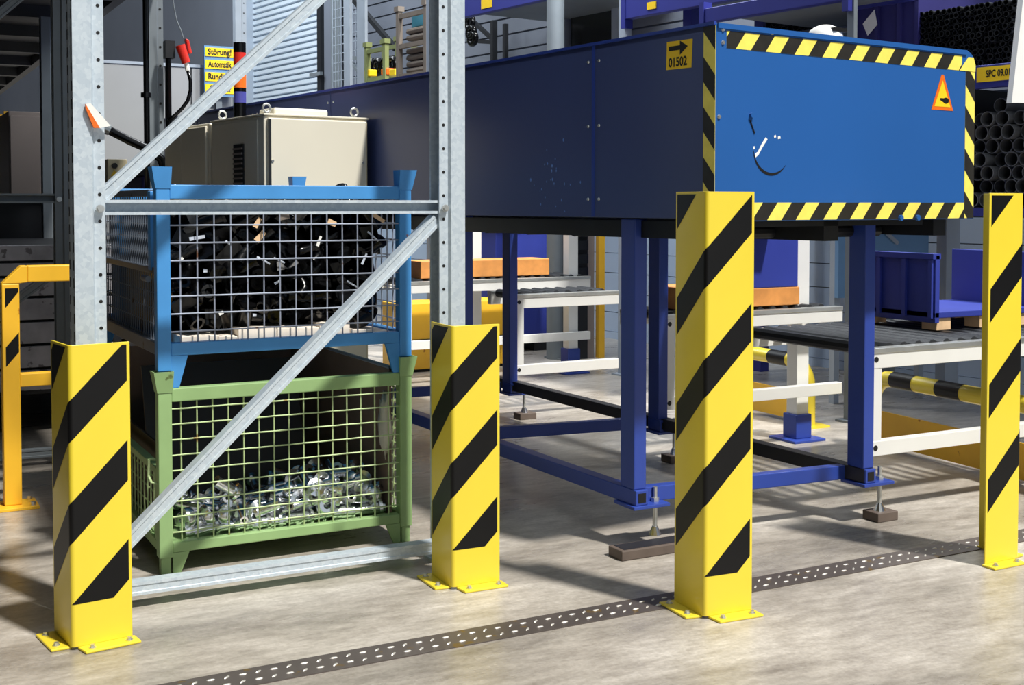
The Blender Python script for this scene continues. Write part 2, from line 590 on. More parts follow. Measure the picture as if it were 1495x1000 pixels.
# ------------------------------------------------------------------ bollards
def bollard(corner, rz, h, pitch, label, group='yellow bollards with black stripes'):
    t = thing('bollard', label, 'bollard', (corner[0], corner[1], 0), rz, group)
    M = WM[t]
    w, rc, th = 0.16, 0.012, 0.006
    arc = [(rc - rc * math.sin(a), rc - rc * math.cos(a)) for a in [R(15 * k) for k in range(0, 7)]]
    prof = [(w, 0)] + arc + [(0, w)]
    MB(M).sheet(prof, -th, lambda p, k: (p[0], p[1], k * h + (1 - k) * 0.008)).build('body', YEL, t, bevel=0.0012, smooth=30)

    def surf(s):   # arc length along the outside, 0 at the middle of the bend
        q = rc * math.pi / 4
        e = 0.0006
        if s > q:
            return (rc + (s - q), -e)
        if s < -q:
            return (-e, rc + (-s - q))
        a = R(45) + (-s / q) * R(45)
        return (rc - (rc + e) * math.sin(a), rc - (rc + e) * math.cos(a))

    qq = rc * math.pi / 4
    s0, s1, zb, zt, bt = -0.149, 0.149, 0.121, h - 0.007, 0.108
    k = 0
    while True:
        c = 0.122 + k * pitch
        if c - bt + s0 > zt:
            break
        brk = {s0, s1}
        for j in range(25):
            brk.add(s0 + (s1 - s0) * j / 24)
        for j in range(-4, 5):
            brk.add(qq * j / 4)
        for v in (zt - c, zt - c + bt, zb - c, zb - c + bt):
            if s0 < v < s1:
                brk.add(v)
        ss = sorted(brk)
        vs_, fs_ = [], []
        cols = []
        for s in ss:
            up, lo = min(c + s, zt), max(c - bt + s, zb)
            cols.append((s, lo, up) if up > lo + 1e-5 else ((s, up, up) if abs(up - lo) < 1e-4 else None))
        for a, b in zip(cols, cols[1:]):
            if a and b:
                n = len(vs_)
                for s, lo, up in (a, b):
                    x, y = surf(s)
                    vs_ += [(x, y, lo), (x, y, up)]
                fs_.append((n, n + 2, n + 3, n + 1))
        if fs_:
            mb = MB(M)
            mb.add(vs_, fs_)
            mb.build('stripe', BLK, t)
        k += 1
    fw = 0.047
    MB(M).hexa([(0.022, -fw, 0), (w + 0.008, -fw, 0), (w + 0.008, th, 0), (0.016, th, 0)],
               [(0.022, -fw, 0.008), (w + 0.008, -fw, 0.008), (w + 0.008, th, 0.008), (0.016, th, 0.008)]).build('foot_plate', YEL, t, bevel=0.003)
    MB(M).hexa([(-fw, 0.022, 0), (th, 0.016, 0), (th, w + 0.008, 0), (-fw, w + 0.008, 0)],
               [(-fw, 0.022, 0.008), (th, 0.016, 0.008), (th, w + 0.008, 0.008), (-fw, w + 0.008, 0.008)]).build('foot_plate', YEL, t, bevel=0.003)
    for x, y in ((0.045, -0.027), (w - 0.018, -0.027), (-0.027, 0.045), (-0.027, w - 0.018)):
        MB(M).tube((x, y, 0.008), (x, y, 0.0105), 0.0095, 12).tube((x, y, 0.0105), (x, y, 0.017), 0.0062, 6).build('anchor_bolt', ZINC, t)
    return t


bollard((0.478, 3.343), R(8), 0.80, 0.267, 'short yellow and black corner bollard at the left foot of the rack frame')
bollard((1.569, 3.336), R(-1.5), 0.80, 0.267, 'short yellow and black corner bollard at the right foot of the rack frame')
bollard((2.081, 2.766), R(-4), 1.20, 0.307, 'tall yellow and black corner bollard before the left corner of the blue machine')
bollard((3.345, 2.752), R(90), 1.20, 0.307, 'tall yellow and black bollard before the right corner of the blue machine')

# ------------------------------------------------------------------ rack frame
RY = 3.60


def rack_frame(label, x0, x1, y, h, zmid, m, holes=True, lower=(0.12, 1.12), group=None):
    t = thing('pallet_rack', label, 'rack', ((x0 + x1) / 2, y, 0), 0, group)
    for s, xe in ((1, x0), (-1, x1)):
        f = lambda p, k, s=s, xe=xe: (xe + s * p[0], y + p[1], k * h + (1 - k) * 0.004)
        prof = [(0.086, 0.020), (0.086, 0.012), (0.056, 0.012), (0.050, 0.0), (0.0, 0.0), (0.0, 0.030), (0.006, 0.036), (0.006, 0.064), (0.0, 0.070), (0.0, 0.10), (0.050, 0.10), (0.056, 0.088), (0.086, 0.088), (0.086, 0.080)]
        up = MB().sheet(prof, -0.0025 if s > 0 else -0.0025, f).build('upright', m, t)
        if holes:
            hb = MB()
            zz = 0.06
            while zz < h - 0.05:
                cx = xe + s * 0.071
                hb.tube((cx, y + 0.0112, zz), (cx, y + 0.015, zz), 0.0052, 8)
                zz += 0.0755
            tag(hb.build('hole', INK, up), kind='stuff')
            hb = MB()
            zz = 0.08
            while zz < h - 0.05:
                for q in (0.016, 0.084):
                    hb.box(xe - 0.001, xe + 0.001, y + q - 0.005, y + q + 0.005, zz, zz + 0.028)
                zz += 0.05
            tag(hb.build('slot', INK, up), kind='stuff')
        MB().box(xe - 0.02 if s > 0 else xe - 0.10, xe + 0.10 if s > 0 else xe + 0.02, y - 0.01, y + 0.11, 0, 0.006).build('base_plate', m, t)

    def cbar(name, a, b, web=False):
        a, b = Vector(a), Vector(b)
        d = (b - a).normalized()
        n = Vector((0, 1, 0)).cross(d)          # in the plane of the frame
        o = (a + b) / 2
        hw, dp, lip = 0.019, 0.044, 0.006
        prof = [(-hw + lip, 0), (-hw, 0), (-hw, 0.008), (-hw + lip, 0.012), (-hw + lip, dp), (hw - lip, dp), (hw - lip, 0.012), (hw, 0.008), (hw, 0), (hw - lip, 0)]
        if web:
            prof = [(-hw + lip, dp), (-hw, dp), (-hw, 0), (-hw * 0.55, 0), (-hw * 0.45, 0.003), (hw * 0.45, 0.003), (hw * 0.55, 0), (hw, 0), (hw, dp), (hw - lip, dp)]
        fl = lambda p, k: (a if k == 0 else b) + n * p[0] + Vector((0, p[1], 0))
        return MB().sheet(prof, 0.0025, fl).build(name, m, t)

    yb = y + 0.022
    cbar('horizontal_brace', (x0 + 0.084, yb, zmid), (x1 - 0.084, yb, zmid))
    cbar('horizontal_brace', (x0 + 0.07, yb - 0.02, 0.06), (x1 - 0.07, yb - 0.02, 0.055), True)
    cbar('diagonal_brace', (x0 + 0.082, yb, lower[0]), (x1 - 0.088, yb, lower[1]), True)
    k = 0
    z = zmid + 0.03
    while z + 0.95 < h:
        if k % 2 == 0:
            cbar('diagonal_brace', (x0 + 0.082, yb, z), (x1 - 0.088, yb, z + 0.98), True)
        else:
            cbar('diagonal_brace', (x1 - 0.082, yb, z), (x0 + 0.088, yb, z + 0.98), True)
        z += 1.05
        k += 1
    for xe in (x0 + 0.070, x1 - 0.070):
        MB().tube((xe, y - 0.008, zmid - 0.004), (xe, y + 0.006, zmid - 0.004), 0.0085, 6).tube((xe, y - 0.002, zmid - 0.004), (xe, y + 0.005, zmid - 0.004), 0.012, 12).build('bolt', ZINC, t)
    return t


rack_frame('galvanised steel rack upright frame with diagonal braces before the mesh stillages', 0.535, 1.742, RY, 3.6, 1.156, GALV, True, (0.135, 1.115))
rack_frame('dark grey rack upright frame behind the orange yellow barrier', -0.33, 0.87, 5.8, 2.38, 1.19, GPOST, False, (0.10, 0.86))

# orange-backed paper tag sticking out of the left upright
tg = thing('hanging_tag', 'white and orange folded tag stuck on the left galvanised upright', 'tag', (0.59, RY - 0.004, 1.40))
pa, pb, pc, pd = [on_y(*q, RY - 0.004) for q in ((124, 152), (132, 151), (161, 184), (145, 187))]
MB().hexa([pa, pb, pc, pd], [p + Vector((0, -0.006, 0)) for p in (pa, pb, pc, pd)]).build('paper', PAPER, tg)
e1, e2, e3, e4 = [on_y(*q, RY - 0.004) for q in ((124, 158), (124, 152), (145, 187), (136, 187))]
MB().hexa([e1, e2, e3, e4], [p + Vector((0, -0.010, 0)) for p in (e1, e2, e3, e4)]).build('edge', ORG, tg, label='orange edge')


# ------------------------------------------------------------------ stillages
SX, SY, SW, SD = 0.82, 3.89, 0.858, 1.20


def stillage(label, z0, zb0, zb1, zt0, zt1, m, wm, cup, left, rows):
    t = thing('mesh_stillage', label, 'stillage', (SX, SY, z0))
    p = 0.043
    for ix in (0, 1):
        for iy in (0, 1):
            x = SX + ix * (SW - p)
            y = SY + iy * (SD - p)
            po = MB().box(x, x + p, y, y + p, z0 + 0.055, zt1 - 0.004).build('post', m, t, bevel=0.003)
            MB().box(x + 0.006, x + p - 0.006, y + 0.006, y + p - 0.006, z0, z0 + 0.06).build('foot', m, t, bevel=0.002)
            # flared stacking cup
            o = 0.015
            b0 = [(x - 0.002, y - 0.002), (x + p + 0.002, y - 0.002), (x + p + 0.002, y + p + 0.002), (x - 0.002, y + p + 0.002)]
            sx0, sx1 = (o, 0.004) if ix == 0 else (0.004, o)
            sy0, sy1 = (o, 0.004) if iy == 0 else (0.004, o)
            b1 = [(x - sx0, y - sy0), (x + p + sx1, y - sy0), (x + p + sx1, y + p + sy1), (x - sx0, y + p + sy1)]
            cu = MB()
            zc0, zc1 = zt1 - 0.012, zt1 + 0.055
            for k in range(4):
                a, b = k, (k + 1) % 4
                c = Vector((x + p / 2, y + p / 2))
                inn = lambda q: tuple(Vector(q) + (c - Vector(q)) * 0.10)
                cu.hexa([(*b0[a], zc0), (*b0[b], zc0), (*inn(b0[b]), zc0), (*inn(b0[a]), zc0)],
                        [(*b1[a], zc1), (*b1[b], zc1), (*inn(b1[b]), zc1), (*inn(b1[a]), zc1)])
            cu.build('stacking_cup', cup, t)
            # triangular foot gusset below the rail, in the front and back plane
            gx = x + p if ix == 0 else x
            sg = 1 if ix == 0 else -1
            yy = SY if iy == 0 else SY + SD - 0.012
            poly = [(0, zb0), (0.052, zb0), (0.024, z0 + 0.002), (0, z0 + 0.002)]
            MB().prism(poly, lambda q, k: (gx + sg * q[0], yy + 0.004 + k * 0.012, q[1])).build('gusset', m, t)
    xa, xb = SX + p, SX + SW - p
    ya, yb = SY + p, SY + SD - p
    MB().box(xa, xb, SY + 0.004, SY + p - 0.004, zb0, zb1).build('bottom_rail', m, t, bevel=0.003)
    MB().box(xa, xb, SY + SD - p + 0.004, SY + SD - 0.004, zb0, zb1).build('bottom_rail', m, t, bevel=0.003)
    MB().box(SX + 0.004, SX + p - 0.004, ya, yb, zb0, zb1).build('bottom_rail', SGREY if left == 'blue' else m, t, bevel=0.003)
    MB().box(SX + SW - p + 0.004, SX + SW - 0.004, ya, yb, zb0, zb1).build('bottom_rail', m, t, bevel=0.003)
    MB().box(xa, xb, SY + 0.003, SY + p - 0.003, zt0, zt1).build('top_rail', m, t, bevel=0.003)
    MB().box(xa, xb, SY + SD - p + 0.003, SY + SD - 0.003, zt0, zt1).build('top_rail', m, t, bevel=0.003)
    MB().box(SX + SW - p + 0.003, SX + SW - 0.003, ya, yb, zt0, zt1).build('top_rail', m, t, bevel=0.003)
    MB().box(xa - 0.01, xb + 0.01, ya - 0.01, yb + 0.01, zb0 + 0.012, zb0 + 0.018).build('base_sheet', m, t)
    # woven wires, each a part of its own
    r = 0.0026
    lx = xb - xa
    nv = 15 if left == 'green' else 14
    hz = zt0 - zb1

    def wave(p0, p1, axis, ph):
        p0, p1 = Vector(p0), Vector(p1)
        n = 30
        pts = []
        for k in range(n + 1):
            q = p0.lerp(p1, k / n)
            q = q + Vector(axis) * (math.sin(k * math.pi / 1.0 + ph) * 0 + 0.0022 * math.cos(k / n * math.pi * (nv + 1) + ph))
            pts.append(q)
        return pts

    step = lx / (nv + 0.35)
    for k in range(nv):
        x = xa + step * (k + 0.62)
        for yy in (SY + 0.018, SY + SD - 0.018):
            MB().tube((x, yy, zb1 - 0.004), (x, yy, zt0 + 0.004), r, 6).build('wire', wm, t)
    for k in range(rows):
        z = zb1 + hz * (k + 0.62) / (rows + 0.1)
        for yy in (SY + 0.0135, SY + SD - 0.0135):
            MB().path(wave((xa - 0.004, yy, z), (xb + 0.004, yy, z), (0, 1, 0), k * math.pi), r, 6).build('wire', wm, t)
    # right side mesh
    ns = int((yb - ya) / 0.052)
    for k in range(ns):
        y = ya + (k + 0.5) * (yb - ya) / ns
        MB().tube((SX + SW - 0.018, y, zb1 - 0.004), (SX + SW - 0.018, y, zt0 + 0.004), r, 5).build('wire', wm, t)
    for k in range(rows):
        z = zb1 + hz * (k + 0.62) / (rows + 0.1)
        MB().tube((SX + SW - 0.0135, ya - 0.004, z), (SX + SW - 0.0135, yb + 0.004, z), r, 5).build('wire', wm, t)
    return t, (xa, xb, ya, yb)


# green one on the floor, its left gate folded down
gs, (xa, xb, ya, yb) = stillage('green wire mesh stillage on the floor holding bright steel fittings', 0.0, 0.068, 0.100, 0.545, 0.588, SGREEN, WIREG, SGREEN, 'green', 9)
zg = 0.33
MB().box(SX + 0.006, SX + 0.036, ya, yb, zg - 0.022, zg).build('gate_rail', SGREEN, gs, bevel=0.002)
MB().box(SX + 0.004, SX + 0.040, ya + 0.002, ya + 0.042, 0.10, zg + 0.0).build('gate_stile', SGREEN, gs, bevel=0.002)
for k in range(20):
    y = ya + 0.07 + k * 0.052
    MB().tube((SX + 0.02, y, 0.10), (SX + 0.02, y, zg - 0.02), 0.0026, 5).build('wire', WIREG, gs)
for k in range(4):
    z = 0.125 + k * 0.05
    MB().tube((SX + 0.025, ya + 0.04, z), (SX + 0.025, yb, z), 0.0026, 5).build('wire', WIREG, gs)
MB().path([(SX + 0.002, ya + 0.01, 0.36), (SX - 0.018, ya + 0.01, 0.36), (SX - 0.02, ya + 0.01, 0.31), (SX - 0.016, ya - 0.012, 0.292), (SX + 0.003, ya - 0.018, 0.288)], 0.0045, 7).build('latch_hook', WIREG, gs)

# blue one stacked on top
bs, _ = stillage('blue wire mesh stillage stacked on the green one, full of black parts', 0.588, 0.690, 0.730, 1.181, 1.226, SBLUE, WIREB, SBLUE, 'blue', 8)
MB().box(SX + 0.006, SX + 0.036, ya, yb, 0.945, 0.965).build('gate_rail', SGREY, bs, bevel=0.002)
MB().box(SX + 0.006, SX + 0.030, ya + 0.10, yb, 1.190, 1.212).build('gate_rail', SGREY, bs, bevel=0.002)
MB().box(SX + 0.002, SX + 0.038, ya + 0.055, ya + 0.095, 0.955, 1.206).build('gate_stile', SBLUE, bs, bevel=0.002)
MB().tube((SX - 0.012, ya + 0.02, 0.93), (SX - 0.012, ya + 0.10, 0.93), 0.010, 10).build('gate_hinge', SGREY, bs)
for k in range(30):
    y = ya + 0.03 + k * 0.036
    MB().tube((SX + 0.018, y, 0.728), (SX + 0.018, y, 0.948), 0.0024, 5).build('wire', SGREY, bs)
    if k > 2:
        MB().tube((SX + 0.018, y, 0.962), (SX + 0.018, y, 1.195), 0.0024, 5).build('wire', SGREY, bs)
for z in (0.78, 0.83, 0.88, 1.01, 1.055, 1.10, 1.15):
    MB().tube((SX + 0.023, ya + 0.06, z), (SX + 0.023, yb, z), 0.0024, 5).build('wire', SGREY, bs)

# ---- what is in the green stillage
li = thing('box_liner', 'dark cardboard liner box standing in the green stillage', 'box', (SX + SW / 2, SY + SD / 2, 0.086))
lx0, lx1, ly0, ly1, lz0, lz1 = xa + 0.02, xb - 0.012, SY + 0.30, yb - 0.01, 0.087, 0.60
MB().box(lx0, lx1, ly1 - 0.008, ly1, lz0, lz1).build('side_wall', CARD, li)
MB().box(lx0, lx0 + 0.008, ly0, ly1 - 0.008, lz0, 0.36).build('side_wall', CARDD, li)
MB().box(lx1 - 0.008, lx1, SY + 0.05, ly1 - 0.008, lz0, lz1).build('side_wall', CARD, li)
# slanting dark divider sheet between the front pile and the rear half
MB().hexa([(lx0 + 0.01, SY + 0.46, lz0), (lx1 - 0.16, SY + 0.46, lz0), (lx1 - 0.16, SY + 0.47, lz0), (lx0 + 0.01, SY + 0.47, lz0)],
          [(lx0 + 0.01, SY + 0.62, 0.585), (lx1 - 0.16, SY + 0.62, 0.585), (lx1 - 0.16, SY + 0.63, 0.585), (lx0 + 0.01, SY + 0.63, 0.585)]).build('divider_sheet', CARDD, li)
MB().tube((lx1 - 0.004, SY + 0.05, lz1 + 0.002), (lx1 - 0.004, ly1, lz1 + 0.002), 0.007, 8).build('rim', LPOST, li, label='pale rim along the right edge')

# crumpled white bag by the right post
bagm = bmesh.new()
bmesh.ops.create_icosphere(bagm, subdivisions=3, radius=1)
for v in bagm.verts:
    n = 1 + 0.25 * math.sin(v.co.x * 7 + v.co.z * 5) * math.cos(v.co.y * 8)
    v.co = Vector((v.co.x * 0.014 * n, v.co.y * 0.045 * n, v.co.z * 0.105 * n))
bme = bpy.data.meshes.new('crumpled_bag')
bagm.to_mesh(bme)
bagm.free()
bme.materials.append(BAG)
bme.shade_smooth()
bo = share('crumpled_bag', bme, None, (xb - 0.026, SY + 0.075, 0.405))
tag(bo, 'crumpled white bag inside the right front corner of the green stillage', 'bag')

# steel fittings
fit = []


def lathe(prof, n=14):
    mb = MB()
    vs_ = []
    fs_ = []
    for r, x in prof:
        vs_ += [(x, r * math.cos(k * 2 * math.pi / n), r * math.sin(k * 2 * math.pi / n)) for k in range(n)]
    for i in range(len(prof)):
        j = (i + 1) % len(prof)
        fs_ += [(i * n + k, i * n + (k + 1) % n, j * n + (k + 1) % n, j * n + k) for k in range(n)]
    return mb.add(vs_, fs_)


for prof in ([(0.006, -0.034), (0.013, -0.034), (0.013, 0.018), (0.021, 0.020), (0.021, 0.028), (0.011, 0.030), (0.011, 0.036), (0.006, 0.036)],
             [(0.007, -0.028), (0.015, -0.028), (0.015, 0.028), (0.007, 0.028)],
             [(0.005, -0.045), (0.0095, -0.045), (0.0095, 0.030), (0.016, 0.031), (0.016, 0.044), (0.005, 0.044)],
             [(0.009, -0.010), (0.024, -0.010), (0.024, 0.0), (0.018, 0.010), (0.009, 0.010)]):
    me = lathe([(a_ * 1.45, b_ * 1.35) for a_, b_ in prof]).mesh('steel_fitting')
    me.materials.append(STEEL)
    for p_ in me.polygons:
        p_.use_smooth = True
    me.set_sharp_from_angle(angle=R(35))
    fit.append(me)


def fit_obj(x, y, z, k=None, rot=None):
    o = share('steel_fitting', fit[k if k is not None else random.choice((0, 0, 1, 2, 2, 3))], None, (x, y, z),
              rot or (random.uniform(0, 6.28), random.uniform(-0.5, 0.5), random.uniform(0, 6.28)))
    tag(o, 'shiny steel bushing in the heap inside the green stillage', 'fitting', 'steel fittings in the green stillage')
    return o


fx0, fx1 = xa + 0.05, xb - 0.05
for lay in range(3):
    for iy in range(2):
        nx = 13
        for ix in range(nx):
            x = fx0 + (fx1 - fx0) * (ix + 0.5) / nx + random.uniform(-.012, .012)
            top = 0.19 + 0.03 * math.sin(x * 9 + 1.0) - max(0, x - 1.52) * 0.2
            z = 0.112 + lay * 0.045
            if z > top:
                continue
            rot = None
            if iy == 0 and lay == 0:
                rot = (random.uniform(0, 6.28), random.uniform(-.12, .12), random.uniform(-.25, .25))
            fit_obj(x, SY + 0.078 + iy * 0.06 + random.uniform(-.005, .005), z, None, rot)
for iy in range(4):
    for ix in range(13):
        x = fx0 + (fx1 - fx0) * (ix + 0.5) / 13 + random.uniform(-.015, .015)
        fit_obj(x, SY + 0.18 + iy * 0.07, 0.175 + 0.03 * math.sin(x * 9 + 1.0) - max(0, x - 1.52) * 0.2 + random.uniform(-.012, .016))
tag(fit_obj(1.055, SY + 0.08, 0.24, 0, (0, 0.6, 0.15)), 'long steel fitting sticking up on top of the heap in the green stillage')
tag(fit_obj(1.34, SY + 0.05, 0.195, 3, (0.2, 0.2, R(-80))), 'upper of two round steel flanges facing front in the green stillage')
tag(fit_obj(1.385, SY + 0.05, 0.150, 3, (0.2, -0.2, R(-95))), 'lower of two round steel flanges facing front in the green stillage')

# ---- what is in the blue stillage
bx0, bx1 = xa + 0.045, xb - 0.045
boards = [(0.905, 1.02, 0.030), (1.023, 1.085, 0.026), (1.088, 1.215, 0.048), (1.218, 1.36, 0.043), (1.363, 1.47, 0.052), (1.473, 1.56, 0.026), (1.563, 1.62, 0.014)]
ORD = ('first', 'second', 'third', 'fourth', 'fifth', 'sixth', 'seventh')
for k, (x0, x1, hh) in enumerate(boards):
    o = MB().hexa([(x0, SY + 0.045, 0.7145), (x1, SY + 0.045, 0.7145), (x1, SY + 0.24, 0.7145), (x0, SY + 0.24, 0.7145)],
                  [(x0, SY + 0.045, 0.7145 + hh), (x1, SY + 0.045, 0.7145 + hh - 0.004 * (k % 2)), (x1, SY + 0.24, 0.7145 + hh), (x0, SY + 0.24, 0.7145 + hh)]).build('board', BOARD, loc=((x0 + x1) / 2, SY + 0.14, 0.7145), bevel=0.0015)
    tag(o, 'pale board on the base of the blue stillage, %s from the left post' % ORD[k], 'board', 'pale boards in the blue stillage')
elb = []
for kind in range(3):
    mb = MB()
    if kind == 0:
        mb.path([(-0.04, 0, 0), (-0.01, 0, 0), (0.006, 0, 0.004), (0.016, 0, 0.014), (0.020, 0, 0.040)], 0.015, 10)
        mb.pipe((-0.040, 0, 0), (-0.052, 0, 0), 0.019, 0.010, 10)
    elif kind == 1:
        mb.pipe((-0.035, 0, 0), (0.035, 0, 0), 0.021, 0.014, 12)
        mb.tube((0.036, 0, 0), (0.044, 0, 0), 0.025, 12)
    else:
        mb.hexa([(-0.04, -0.02, -0.012), (0.04, -0.026, -0.012), (0.03, 0.02, -0.012), (-0.04, 0.02, -0.012)],
                [(-0.03, -0.012, 0.012), (0.034, -0.016, 0.012), (0.022, 0.012, 0.012), (-0.03, 0.012, 0.014)])
        mb.pipe((0, 0, 0.012), (0, 0, 0.026), 0.013, 0.008, 10)
    mb.v = [p_ * 1.25 for p_ in mb.v]
    me = mb.mesh('black_connector')
    me.materials.append(BLACKP)
    for p_ in me.polygons:
        p_.use_smooth = True
    me.set_sharp_from_angle(angle=R(40))
    elb.append(me)
GLOSSW = mat('clear_film', (214, 222, 236), 0.2, 0.2, 0.05, 20)
nconn = 0
for lay in range(8):
    for iy in range(2):
        for ix in range(11):
            x = bx0 + (bx1 - bx0) * (ix + 0.5) / 11 + random.uniform(-.012, .012)
            z = 0.802 + lay * 0.052 + random.uniform(-.006, .006)
            if z > 1.165 + (0.02 if x > 1.0 else -0.03):
                continue
            o = share('black_connector', random.choice(elb), None, (x, SY + 0.092 + iy * 0.06, z), (random.uniform(0, 6.28), random.uniform(-1, 1), random.uniform(0, 6.28)))
            tag(o, 'glossy black plastic connector in the heap inside the blue stillage', 'connector', 'black connectors in the blue stillage')
            nconn += 1
for iy in range(6):
    for ix in range(7):
        x = bx0 + (bx1 - bx0) * (ix + 0.5) / 7 + random.uniform(-.02, .02)
        o = share('black_connector', random.choice(elb), None, (x, SY + 0.20 + iy * 0.12, 1.160 + random.uniform(-.02, .02)), (random.uniform(0, 6.28), random.uniform(-1, 1), random.uniform(0, 6.28)))
        tag(o, 'glossy black plastic connector in the heap inside the blue stillage', 'connector', 'black connectors in the blue stillage')
# the heap goes down behind the layers one can see
heap = MB().hexa([(bx0 - 0.02, SY + 0.29, 0.715), (bx1 + 0.02, SY + 0.25, 0.715), (bx1 + 0.02, yb - 0.02, 0.715), (bx0 - 0.02, yb - 0.02, 0.715)],
                 [(bx0 - 0.02, SY + 0.17, 1.14), (bx1 + 0.02, SY + 0.17, 1.14), (bx1 + 0.02, yb - 0.02, 1.14), (bx0 - 0.02, yb - 0.02, 1.14)]).build('parts_heap', BLACKP, loc=(SX + SW / 2, SY + 0.6, 0.715))
tag(heap, 'dense dark heap of black parts filling the blue stillage', 'heap', kind='stuff')
for (px_, py_, L, w_, m_, a) in ((288, 347, .05, .012, GLOSSW, 10), (376, 325, .035, .016, WOOD, 60), (380, 345, .04, .02, WOOD, 50), (385, 380, .05, .006, GLOSSW, -30), (408, 380, .04, .006, GLOSSW, -25),
                              (466, 352, .035, .010, PAPER, 70), (485, 325, .03, .02, WOOD, -20), (553, 318, .05, .014, WOOD, -30), (545, 345, .05, .006, GLOSSW, -40), (532, 378, .04, .008, GLOSSW, 65),
                              (515, 415, .045, .006, GLOSSW, -30), (405, 412, .02, .008, GLOSSW, 30), (334, 355, .025, .006, GLOSSW, -40), (300, 395, .012, .012, GLOSSW, 0), (323, 457, .015, .012, PAPER, 20), (372, 460, .012, .01, GLOSSW, 0), (265, 378, .012, .01, PAPER, 45), (415, 315, .035, .025, BROWN, 10)):
    c = on_y(px_, py_, SY + 0.030)
    M = Matrix.Translation(c) @ Matrix.Rotation(R(-a), 4, 'Y')
    o = MB(M).hexa([(-L / 2, 0, -w_ / 2), (L / 2, 0.002, -w_ / 2), (L / 2, 0.005, -w_ / 2), (-L / 2, 0.003, -w_ / 2)],
                   [(-L / 2, 0.001, w_ / 2), (L / 2, 0, w_ / 2 * 0.7), (L / 2, 0.003, w_ / 2 * 0.7), (-L / 2, 0.004, w_ / 2)]).build('scrap', m_, loc=c)
    tag(o, 'small pale scrap of %s caught between black parts and blue mesh' % ('wood' if m_ in (WOOD, BROWN) else 'film or paper'), 'scrap', 'scraps of wood in the blue stillage' if m_ in (WOOD, BROWN) else 'scraps of film in the blue stillage')

# ------------------------------------------------------------------ the blue machine enclosure
MX, MY, PHI = 2.301, 3.017, R(6)
ma = thing('conveyor_enclosure', 'long blue sheet metal conveyor enclosure on legs with hazard striped end', 'machine', (MX, MY, 0))
ME = Matrix.Translation((MX, MY, 0)) @ Matrix.Rotation(PHI, 4, 'Z')      # local x across the end, local y along the machine
WE, ZB, ZT, LE = 1.268, 1.112, 1.713, 5.2
rc = 0.055
endp = [(0, ZB), (WE, ZB)] + [(WE - rc + rc * math.cos(a), ZT - rc + rc * math.sin(a)) for a in [R(15 * k) for k in range(7)]] + [(0, ZT)]
ep = MB(ME).prism(endp, lambda q, k: (q[0], 0.0 + k * 0.03, q[1])).build('end_panel', TBLUE, ma, bevel=0.002)
seams = [0.03, 0.60, 1.68, 2.66, 3.60, 4.5, LE]
for a, b in zip(seams, seams[1:]):
    sp = MB(ME).box(0, 0.02, a + 0.003, b - 0.003, ZB + 0.008, ZT).build('side_panel', SIDEB, ma, bevel=0.002)
    MB(ME).box(WE - 0.02, WE, a + 0.003, b - 0.003, ZB + 0.008, ZT - rc).build('side_panel', SIDEB, ma)
    for zz in (ZB + 0.07, (ZB + ZT) / 2 + 0.02, ZT - 0.06):
        for yy in (a + 0.03, b - 0.03):
            if yy > 0.1:
                MB(ME).tube((0.0, yy, zz), (-0.004, yy, zz), 0.006, 10, 0.004).build('screw', ZINC, sp)
    MB(ME).box(0.0, WE - rc, a + 0.003, b - 0.003, ZT - 0.02, ZT + 0.001).build('top_panel', SIDEB, ma)
    MB(ME).path([(WE - rc + rc * math.cos(R(20)) - .012, a, ZT - rc + rc * math.sin(R(20))), (WE - rc + rc * math.cos(R(20)) - .012, b, ZT - rc + rc * math.sin(R(20)))], 0.012, 6).build('edge_roll', SIDEB, ma)
MB(ME).box(-0.006, 0.004, 0.0, LE, ZT - 0.006, ZT + 0.004).build('top_edge', LEGB, ma)
MB(ME).box(0.0, WE - 0.02, LE - 0.03, LE, ZB, ZT - 0.02).build('end_panel', SIDEB, ma)
MB(ME).box(-0.002, 0.006, 0.592, 0.608, ZB + 0.01, ZT).build('seam_strip', LEGB, ma)
# dark rails and drive beams under the box
for x0, x1, z0, z1 in ((0.07, 0.13, ZB - 0.06, ZB - 0.002), (0.55, 0.62, ZB - 0.07, ZB - 0.002), (1.12, 1.19, ZB - 0.06, ZB - 0.002), (0.20, 1.06, ZB - 0.02, ZB - 0.002)):
    MB(ME).box(x0, x1, 0.06, LE - 0.1, z0, z1).build('under_rail', DARK, ma)
for k in range(16):
    y = 0.3 + k * 0.3
    MB(ME).tube((0.14, y, ZB - 0.045), (1.11, y, ZB - 0.045), 0.022, 10).build('roller', DARK, ma)


